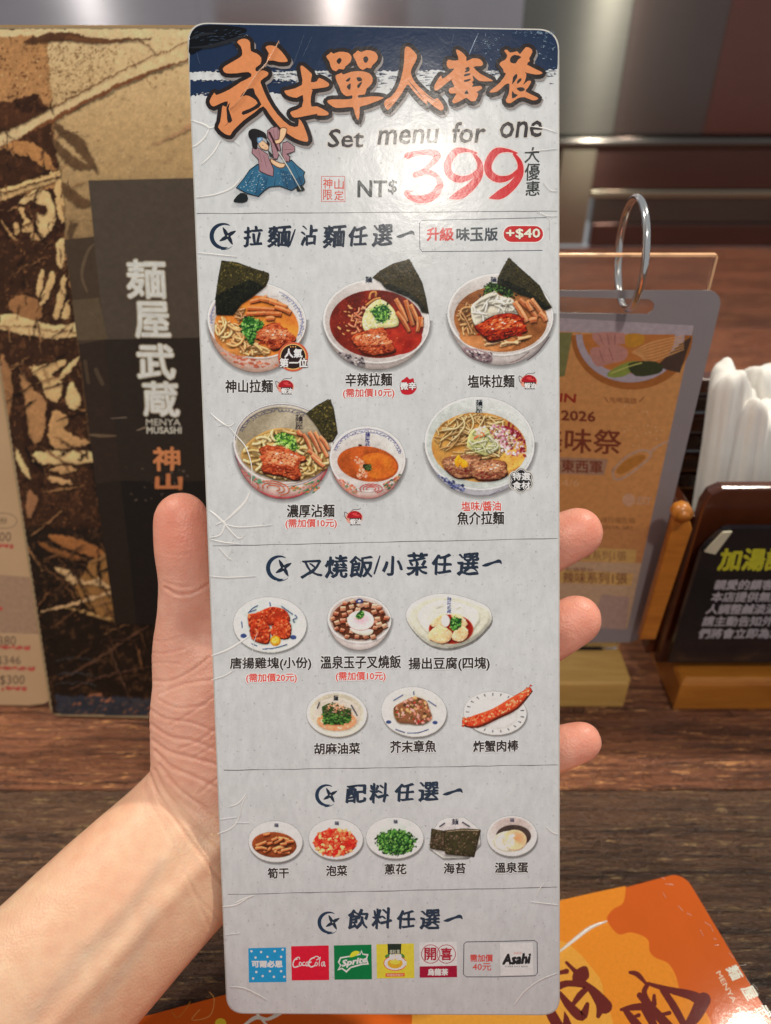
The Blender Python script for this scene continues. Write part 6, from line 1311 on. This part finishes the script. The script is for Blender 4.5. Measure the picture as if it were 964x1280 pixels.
def dish(I, cx, cy, rx, ry, rot=2, rim=(226, 230, 226), wall=(204, 212, 206), lip=2.4, sh=3):
    for j in range(6): I.alpha = .11; I.disc(cx + 1, cy + sh + .5, rx * (1.03 - .012 * j), ry * (1.04 - .014 * j), None, rot, 36, 2, lambda r, t: (90, 84, 82))
    I.alpha = 1.0; I.disc(cx, cy + 1.2, rx - .3, ry, lerp(rim, (120, 112, 108), .45), rot, 36); I.disc(cx, cy, rx, ry, None, rot, 40, 3, lambda r, t: lerp(rim, (250, 252, 250), .4 + .4 * math.cos(t + 2)))
    I.disc(cx, cy, rx - lip, ry - lip * .8, None, rot, 36, 5, lambda r, t: lerp(lerp(wall, rim, .5 + .5 * math.sin(t)), (130, 128, 122), .30 * (1 - r)))
BL = (60, 74, 120)
# fried chicken
s = Z(300, 735, .20747); I = ink('side_dish_picture', 2e-5); dish(I, 337.5, 780.5, 46, 34.5, 2, (216, 224, 218), (206, 216, 212), 3, 2); I.stroke(ell(337.5, 780, 33, 24, 2, 30), .5, (190, 200, 198), sub=0, closed=True)
for q in [(50, 150, 80, 120, 110, 105), (60, 145, 100, 130), (180, 85, 185, 110), (250, 110, 320, 160), (330, 160, 345, 180, 320, 190, 330, 210), (10, 200, 15, 240), (70, 335, 105, 350), (135, 368, 210, 362, 285, 340)]: I.stroke(s(*q), 1.3, BL)
for x, y in [(22, 288), (322, 297)]: I.disc(*s(x, y)[0], 4, 2.8, BL, seg=14)
for reg in [s(50, 160, 100, 150, 180, 115, 240, 120, 280, 140, 300, 190, 260, 210, 180, 220, 120, 210, 60, 235, 50, 200), s(60, 250, 80, 200, 130, 190, 170, 220, 180, 260, 170, 330, 110, 325, 70, 300), s(190, 250, 220, 200, 270, 185, 305, 220, 300, 290, 260, 305, 200, 290, 185, 270)]:
    I.poly([(x + .8, y + 1.2) for x, y in reg], (90, 20, 14), 3); I.poly(reg, (164, 54, 30), 3); I.dabs(reg, 120, [(196, 78, 44), (216, 104, 62), (128, 36, 22), (180, 62, 34), (234, 136, 88)], .8, 3.0, int(reg[0][0]))
I.disc(*s(214, 318)[0], 6.8, 6.6, (206, 136, 30), seg=18); I.disc(*s(214, 318)[0], 5, 4.8, (230, 180, 70), seg=16); I.dabs(ell(*s(214, 318)[0], 4, 4), 12, [(246, 210, 120), (200, 140, 40)], .8, 1.8, 3); I.build()
# pork rice with egg
I = ink('side_dish_picture', 2e-5); bowl(I, 449.3, 774, 40, 30, 3, [(411, 785), (417, 800), (430, 809), (448, 812.5), (466, 810), (480, 801), (488, 785), (450, 778)], rim=(232, 228, 226), wall=(170, 150, 140), wall2=(196, 184, 180), bc=(212, 204, 202), bc2=(168, 156, 152), lip=3)
reg = ell(449.5, 775, 34.5, 24.5, 3); I.poly(reg, (96, 52, 34)); r = random.Random(5)
pts = []
for k in range(400):
    x, y = r.uniform(414, 485), r.uniform(750, 800)
    if inpoly(reg, x, y) and all(math.hypot(x - a, (y - b_) * 1.1) > 6.3 for a, b_ in pts): pts.append((x, y))
for x, y in sorted(pts, key=lambda p: p[1]):
    h = r.uniform(3.3, 4.6); c = r.choice([(206, 140, 108), (190, 116, 84), (222, 166, 136), (170, 88, 60)]); a = r.uniform(-.5, .5)
    q = [(x + h * math.cos(a + R(t)) * 1.15, y + h * math.sin(a + R(t)) * .95) for t in (40, 130, 220, 310)]; I.poly([(u + .5, v + 1) for u, v in q], (80, 36, 24)); I.poly(q, c); I.poly([q[2], q[3], ((q[3][0] + q[0][0]) / 2, (q[3][1] + q[0][1]) / 2), ((q[2][0] + q[1][0]) / 2, (q[2][1] + q[1][1]) / 2)], lerp(c, (244, 206, 180), .5))
I.poly(s(660, 240, 720, 250, 800, 250, 790, 280, 740, 285, 690, 270), (232, 224, 206), 3); I.disc(451, 776, 17, 12.4, (190, 150, 140), 0, 24); I.disc(451, 775.2, 16.6, 12.2, None, 0, 26, 5, lambda r, t: lerp((226, 160, 172), (236, 220, 218), min(1, r * 1.1 + .1 * math.sin(t)))); I.disc(446, 770, 5, 2.4, (246, 236, 236), -15, 14)
greens(I, [(444, 770), (448, 765), (453, 763), (455, 768), (452, 773), (447, 773)], 16, 6); I.disc(449.5, 751.5, 4.6, 3.2, (54, 62, 110), seg=14); I.disc(449.5, 751.5, 2, 1.4, (200, 200, 210), seg=10); I.build()
# tofu
I = ink('side_dish_picture', 2e-5); z = Z(480, 680, .23859); q = z(115, 380, 150, 310, 250, 265, 350, 262, 460, 290, 545, 330, 565, 395, 530, 450, 460, 510, 350, 545, 250, 530, 170, 470)
I.poly([(x + 1, y + 3) for x, y in q], (178, 176, 174), 3); I.poly([(x, y + 1) for x, y in q], (166, 160, 150), 4); I.poly(q, (226, 224, 212), 4); cx, cy = 561, 776; I.poly([((x - cx) * .95 + cx, (y - cy) * .94 + cy) for x, y in q], (208, 206, 188), 4); I.poly([((x - cx) * .72 + cx, (y - cy) * .75 + cy) for x, y in q], (220, 218, 204), 4)
I.disc(564, 786.5, 28, 18.5, (176, 70, 48), 0, 30); I.disc(564, 786, 26.5, 17.4, (140, 34, 26), 0, 30)
for t in [(240, 420, 300, 365, 330, 380, 320, 430, 280, 440), (235, 465, 290, 425, 355, 460, 350, 500, 305, 522, 240, 500), (350, 370, 400, 370, 440, 420, 400, 440), (360, 470, 400, 425, 440, 450, 435, 490, 400, 512, 360, 500)]:
    a = z(*t); I.poly([(x + .6, y + 1.2) for x, y in a], (120, 50, 30)); I.poly(a, (232, 194, 150), 2); I.dabs(a, 22, [(240, 212, 176), (222, 172, 120), (246, 226, 196)], .8, 2.4, t[0])
I.disc(557, 776, 5.4, 7.6, (232, 224, 216), 0, 16); greens(I, z(345, 400, 380, 380, 410, 400, 400, 440, 360, 450, 345, 430), 30, 8)
I.poly(z(265, 320, 300, 305, 310, 325, 275, 335), (238, 238, 228)); I.poly(z(370, 325, 400, 315, 405, 330, 375, 340), (238, 238, 228))
for k, ch in enumerate('麺屋武蔵'): I.T(ch, 559, 746 + k * 5.2, 564, 750.8 + k * 5.2, (58, 66, 116), bold=.15)
I.build()
# sesame greens, wasabi octopus, crab stick
z = Z(270, 840, .22822); I = ink('side_dish_picture', 2e-5); dish(I, 421, 892, 38, 28.5, 3, (216, 208, 190), (186, 178, 160), 4, 2); I.disc(421, 893, 30, 21, (198, 188, 176), 3, 30)
for q in [(555, 200, 568, 165), (740, 180, 775, 240)]: I.stroke(z(*q), 1.6, (60, 60, 70))
I.T('麺', 417, 869, 423, 876, (40, 40, 46), bold=.3); I.disc(421, 901, 25, 12.5, (222, 150, 110), 0, 26); I.dabs(ell(421, 899, 25, 13), 60, [(232, 176, 140), (214, 130, 90), (240, 200, 170)], 1, 3, 9)
I.poly(z(580, 190, 620, 170, 740, 200, 740, 270, 680, 290, 590, 285), (44, 66, 32)); I.dabs(z(580, 220, 740, 220, 740, 275, 680, 292, 590, 285), 90, [(50, 92, 40), (74, 118, 52), (30, 50, 26), (100, 140, 66)], .8, 3, 10, 5, 2.4); I.dabs(z(580, 190, 640, 165, 740, 200, 738, 235, 640, 240, 585, 235), 60, [(96, 84, 60), (130, 112, 80), (60, 62, 40)], .8, 2.4, 12, 5, 2)
I.dabs(z(600, 190, 640, 165, 700, 170, 720, 205, 660, 222, 620, 215), 60, [(232, 160, 130), (240, 190, 164), (214, 140, 110)], .8, 2.2, 11); I.build()
z = Z(480, 840, .23859); I = ink('side_dish_picture', 2e-5); dish(I, 517.5, 889.5, 41, 31, 5, (222, 220, 214), (208, 206, 200), 3, 2.5)
I.stroke(ell(517.5, 889.5, 31, 22.5, 5, 30), .5, (196, 194, 190), sub=0, closed=True)
for q in [(50, 150, 75, 135, 100, 120), (155, 100, 158, 120), (230, 150, 275, 180), (60, 300, 110, 318), (120, 320, 180, 318, 235, 300)]: I.stroke(z(*q), 1.3, BL)
for x, y in [(25, 262), (268, 265)]: I.disc(*z(x, y)[0], 3.4, 2.2, BL, seg=12)
reg = z(50, 190, 110, 150, 160, 130, 220, 150, 240, 200, 250, 240, 200, 275, 130, 270, 70, 260); I.poly([(x, y + 1) for x, y in reg], (176, 160, 150), 3); I.poly(reg, (130, 86, 60), 3); I.dabs(reg, 120, [(196, 130, 110), (150, 96, 66), (98, 84, 46), (224, 160, 150), (170, 60, 50), (206, 160, 110), (84, 60, 40)], 1.2, 4, 13); I.build()
I = ink('side_dish_picture', 2e-5); dish(I, 619, 891, 39.5, 27, 3, (224, 224, 220), (212, 212, 210), 2, 2); I.disc(619, 893, 28, 18, (206, 204, 202), 3, 26)
for a in range(8, 360, 17): e1, e2 = ell(619, 891, 36.5, 24.6, 3, 1, a, a + 360)[0], ell(619, 891, 32, 21.4, 3, 1, a, a + 360)[0]; I.stroke([e1, e2], [1.3, .6], (56, 56, 66), sub=0)
def crab(pts, w):
    I.stroke([(x + .8, y + 2) for x, y in pts], [v + 1 for v in w], (120, 50, 36)); I.stroke(pts, w, (206, 76, 46)); q = catmull(pts, 4)
    reg = [(x, y - 5) for x, y in q] + [(x, y + 5) for x, y in q[::-1]]; I.dabs(reg, 190, [(226, 96, 60), (240, 132, 88), (182, 50, 32), (246, 176, 130)], .8, 2.8, 14)
crab(z(410, 262, 480, 255, 580, 215, 680, 160, 770, 85), [5, 14, 12, 14, 4]); I.build()

# toppings
T5 = [(344.5, 1051.5, 34, 25.5, 2), (420, 1048.5, 34, 25, 2), (493.5, 1047, 36, 25.5, 1), (569, 1048, 32, 25, 0), (640, 1044.5, 31.5, 25, 0)]
def tdish(I, k, wall=(200, 204, 202)):
    cx, cy, rx, ry, rt = T5[k]; dish(I, cx, cy, rx, ry, rt, (224, 228, 224), wall, 2.6, 3); mark(I, cx + 1 if k < 3 else cx, cy - ry + 3, 5, '麺', (70, 70, 84))
I = ink('topping_picture', 2e-5); tdish(I, 0); reg = ell(343, 1056, 28, 16, 4); I.poly(reg, (130, 66, 36)); r = random.Random(2)
for k in range(30):
    x, y = r.uniform(318, 362), r.uniform(1043, 1067); a = r.gauss(-.15, .25); L = r.uniform(8, 16)
    if inpoly(reg, x, y) and inpoly(reg, x + L * math.cos(a), y + L * math.sin(a)): menma(I, [(x, y, x + L * math.cos(a), y + L * math.sin(a))], 3.4, r.choice([(206, 116, 66), (222, 136, 84), (190, 100, 54)]))
I.build()
I = ink('topping_picture', 2e-5); tdish(I, 1); reg = ell(419, 1053, 27, 17, 0); I.poly(reg, (176, 46, 34), 2); I.dabs(reg, 190, [(214, 70, 50), (232, 110, 70), (190, 40, 34), (240, 160, 110), (226, 90, 60), (236, 190, 130)], 1.2, 4.4, 15); I.build()
I = ink('topping_picture', 2e-5); tdish(I, 2, (196, 206, 198)); reg = ell(495, 1053, 24, 15.5, 0); greens(I, reg, 230, 16, ((62, 110, 48), (86, 140, 62), (36, 70, 34), (120, 168, 84), (30, 56, 30)), (1.2, 3.2)); I.build()
I = ink('topping_picture', 2e-5); z = Z(480, 1000, .23859); q = z(235, 250, 245, 180, 290, 110, 330, 92, 420, 90, 500, 150, 505, 230, 440, 300, 310, 305)
I.poly([(x + 1, y + 2.4) for x, y in q], (170, 166, 166)); I.poly(q, (222, 222, 216)); I.poly([((x - 568) * .9 + 568, (y - 1047) * .9 + 1047) for x, y in q], (190, 184, 184)); I.T('麺', 565, 1023, 573, 1031, (50, 50, 60), bold=.3); I.stroke(z(290, 140, 320, 120), 1.6, (50, 50, 60)); I.stroke(z(410, 115, 450, 140), 1.6, (50, 50, 60))
for t in [(250, 150, 330, 165, 325, 265, 240, 250), (315, 160, 420, 150, 505, 155, 470, 295, 320, 280)]: nori(I, z(*t), t[0], 170, None, ((92, 74, 60), (116, 96, 80), (70, 54, 44), (56, 44, 36)))
for x0, x1 in [(330, 500)]: I.stroke(z(330, 165, 400, 158, 498, 160), .8, (160, 140, 120), sub=0)
I.build()
I = ink('topping_picture', 2e-5); tdish(I, 4, (176, 160, 156)); I.disc(642, 1045, 22, 14, (66, 54, 50), 0, 24); reg = ell(638, 1052, 20, 14, 0); I.disc(637, 1052, 21, 13.5, (196, 190, 170), 0, 26); I.disc(632, 1053, 13, 10, (236, 226, 206), 0, 22); I.disc(643.5, 1050, 15.2, 13, (196, 150, 120), 0, 26)
I.disc(643.2, 1049.6, 14.8, 12.6, None, 0, 28, 6, lambda r, t: lerp(lerp((240, 216, 176), (226, 140, 100), .5 + .5 * math.cos(t + .4)), (214, 186, 150), r ** 3)); I.disc(640, 1045, 4, 2.4, (252, 246, 236), -20, 14); I.dabs(ell(632, 1053, 10, 8), 26, [(246, 240, 220), (226, 216, 190)], 1.4, 3.6, 17); I.build()

# creases and scuffs in the laminate, raised ridges, their white also painting the glare on them
SCUFF_GLARE = paint('white_scuff', (.84, .82, .79), .25)
CR = [([(238, 150), (256, 156), (262, 160), (270, 158)], 2.0), ([(262, 160), (256, 172), (245, 182), (240, 183)], 1.6), ([(270, 158), (278, 164), (286, 170), (300, 182)], 1.2), ([(276, 175), (266, 192), (252, 206)], 1.4), ([(245, 247), (270, 243), (290, 235), (302, 222)], 1.8),
      ([(247, 316), (268, 318), (297, 321)], 1.2), ([(263, 516), (274, 526), (286, 533), (294, 528)], 1.6), ([(273, 532), (286, 530)], 1.3), ([(286, 533), (296, 545), (308, 560), (315, 585), (314, 605)], 1.1), ([(313, 614), (306, 628), (292, 642), (281, 652)], 2.6),
      ([(262, 638), (272, 646), (280, 654), (292, 668)], 2.2), ([(262, 672), (276, 668), (281, 652), (270, 656)], 1.8), ([(281, 655), (300, 659), (341, 656)], 1.2), ([(281, 655), (298, 673), (306, 668)], 1.2), ([(263, 674), (280, 678), (300, 680)], 1.4),
      ([(262, 720), (285, 722), (320, 720)], 1.4), ([(274, 684), (284, 696), (290, 700)], 1.2), ([(290, 686), (283, 700)], 1.2), ([(264, 820), (285, 812), (300, 803), (312, 795)], 2.0), ([(264, 850), (280, 845), (292, 838)], 1.4),
      ([(300, 830), (314, 818), (318, 802), (322, 790)], .6), ([(287, 1008), (298, 1004), (308, 992)], 1.3), ([(300, 1020), (303, 1004), (309, 994)], .9), ([(272, 1042), (286, 1037), (296, 1028), (302, 1010)], 1.4), ([(275, 1024), (296, 1021)], .9), ([(294, 1028), (312, 1028)], .9), ([(294, 1129), (304, 1124), (318, 1119)], 1.3),
      ([(279, 1133), (295, 1131), (312, 1121)], 1.4), ([(282, 1168), (300, 1166)], .9), ([(288, 1233), (305, 1235), (322, 1243), (334, 1250)], 1.2), ([(683, 1033), (690, 1040), (698, 1043)], 1.2), ([(681, 1103), (674, 1112), (671, 1122)], .9), ([(664, 1127), (680, 1129), (698, 1131)], 1.1),
      ([(642, 1257), (655, 1240), (675, 1225), (697, 1216)], 1.4), ([(662, 158), (678, 160), (697, 166)], 1.2), ([(655, 190), (676, 188), (697, 186)], .8), ([(680, 228), (688, 238), (697, 239)], .9), ([(672, 264), (684, 270), (697, 270)], .8)]
for pts, w in CR: worn(CP, card, pts, w * 1.3, 'laminate_crease', .00013, SCUFF_GLARE)
OC = paint('lifted_print', srgb(236, 176, 128), .2)
worn(CP, card, [(349, 52), (333, 80), (322, 92), (300, 125), (288, 137)], 1.6, 'laminate_crease', .00062, OC); worn(CP, card, [(598, 42), (590, 60), (585, 72)], 1.2, 'laminate_crease', .00012, paint('blue_scuff', srgb(130, 150, 176), .2))
for q in [(380, 44, 368, 78), (390, 46, 379, 70), (250, 80, 244, 60), (568, 42, 564, 56)]: worn(CP, card, list(zip(q[::2], q[1::2])), .6, 'laminate_crease', .00008, bpy.data.materials['blue_scuff'])
for lst in ([(237, 60), (262, 58), (292, 50), (310, 44)], [(237, 50), (250, 44), (270, 42)]): worn(CP, card, lst, 6, 'laminate_crease', .00025, paint('dark_fold', (.012, .014, .02), .12))
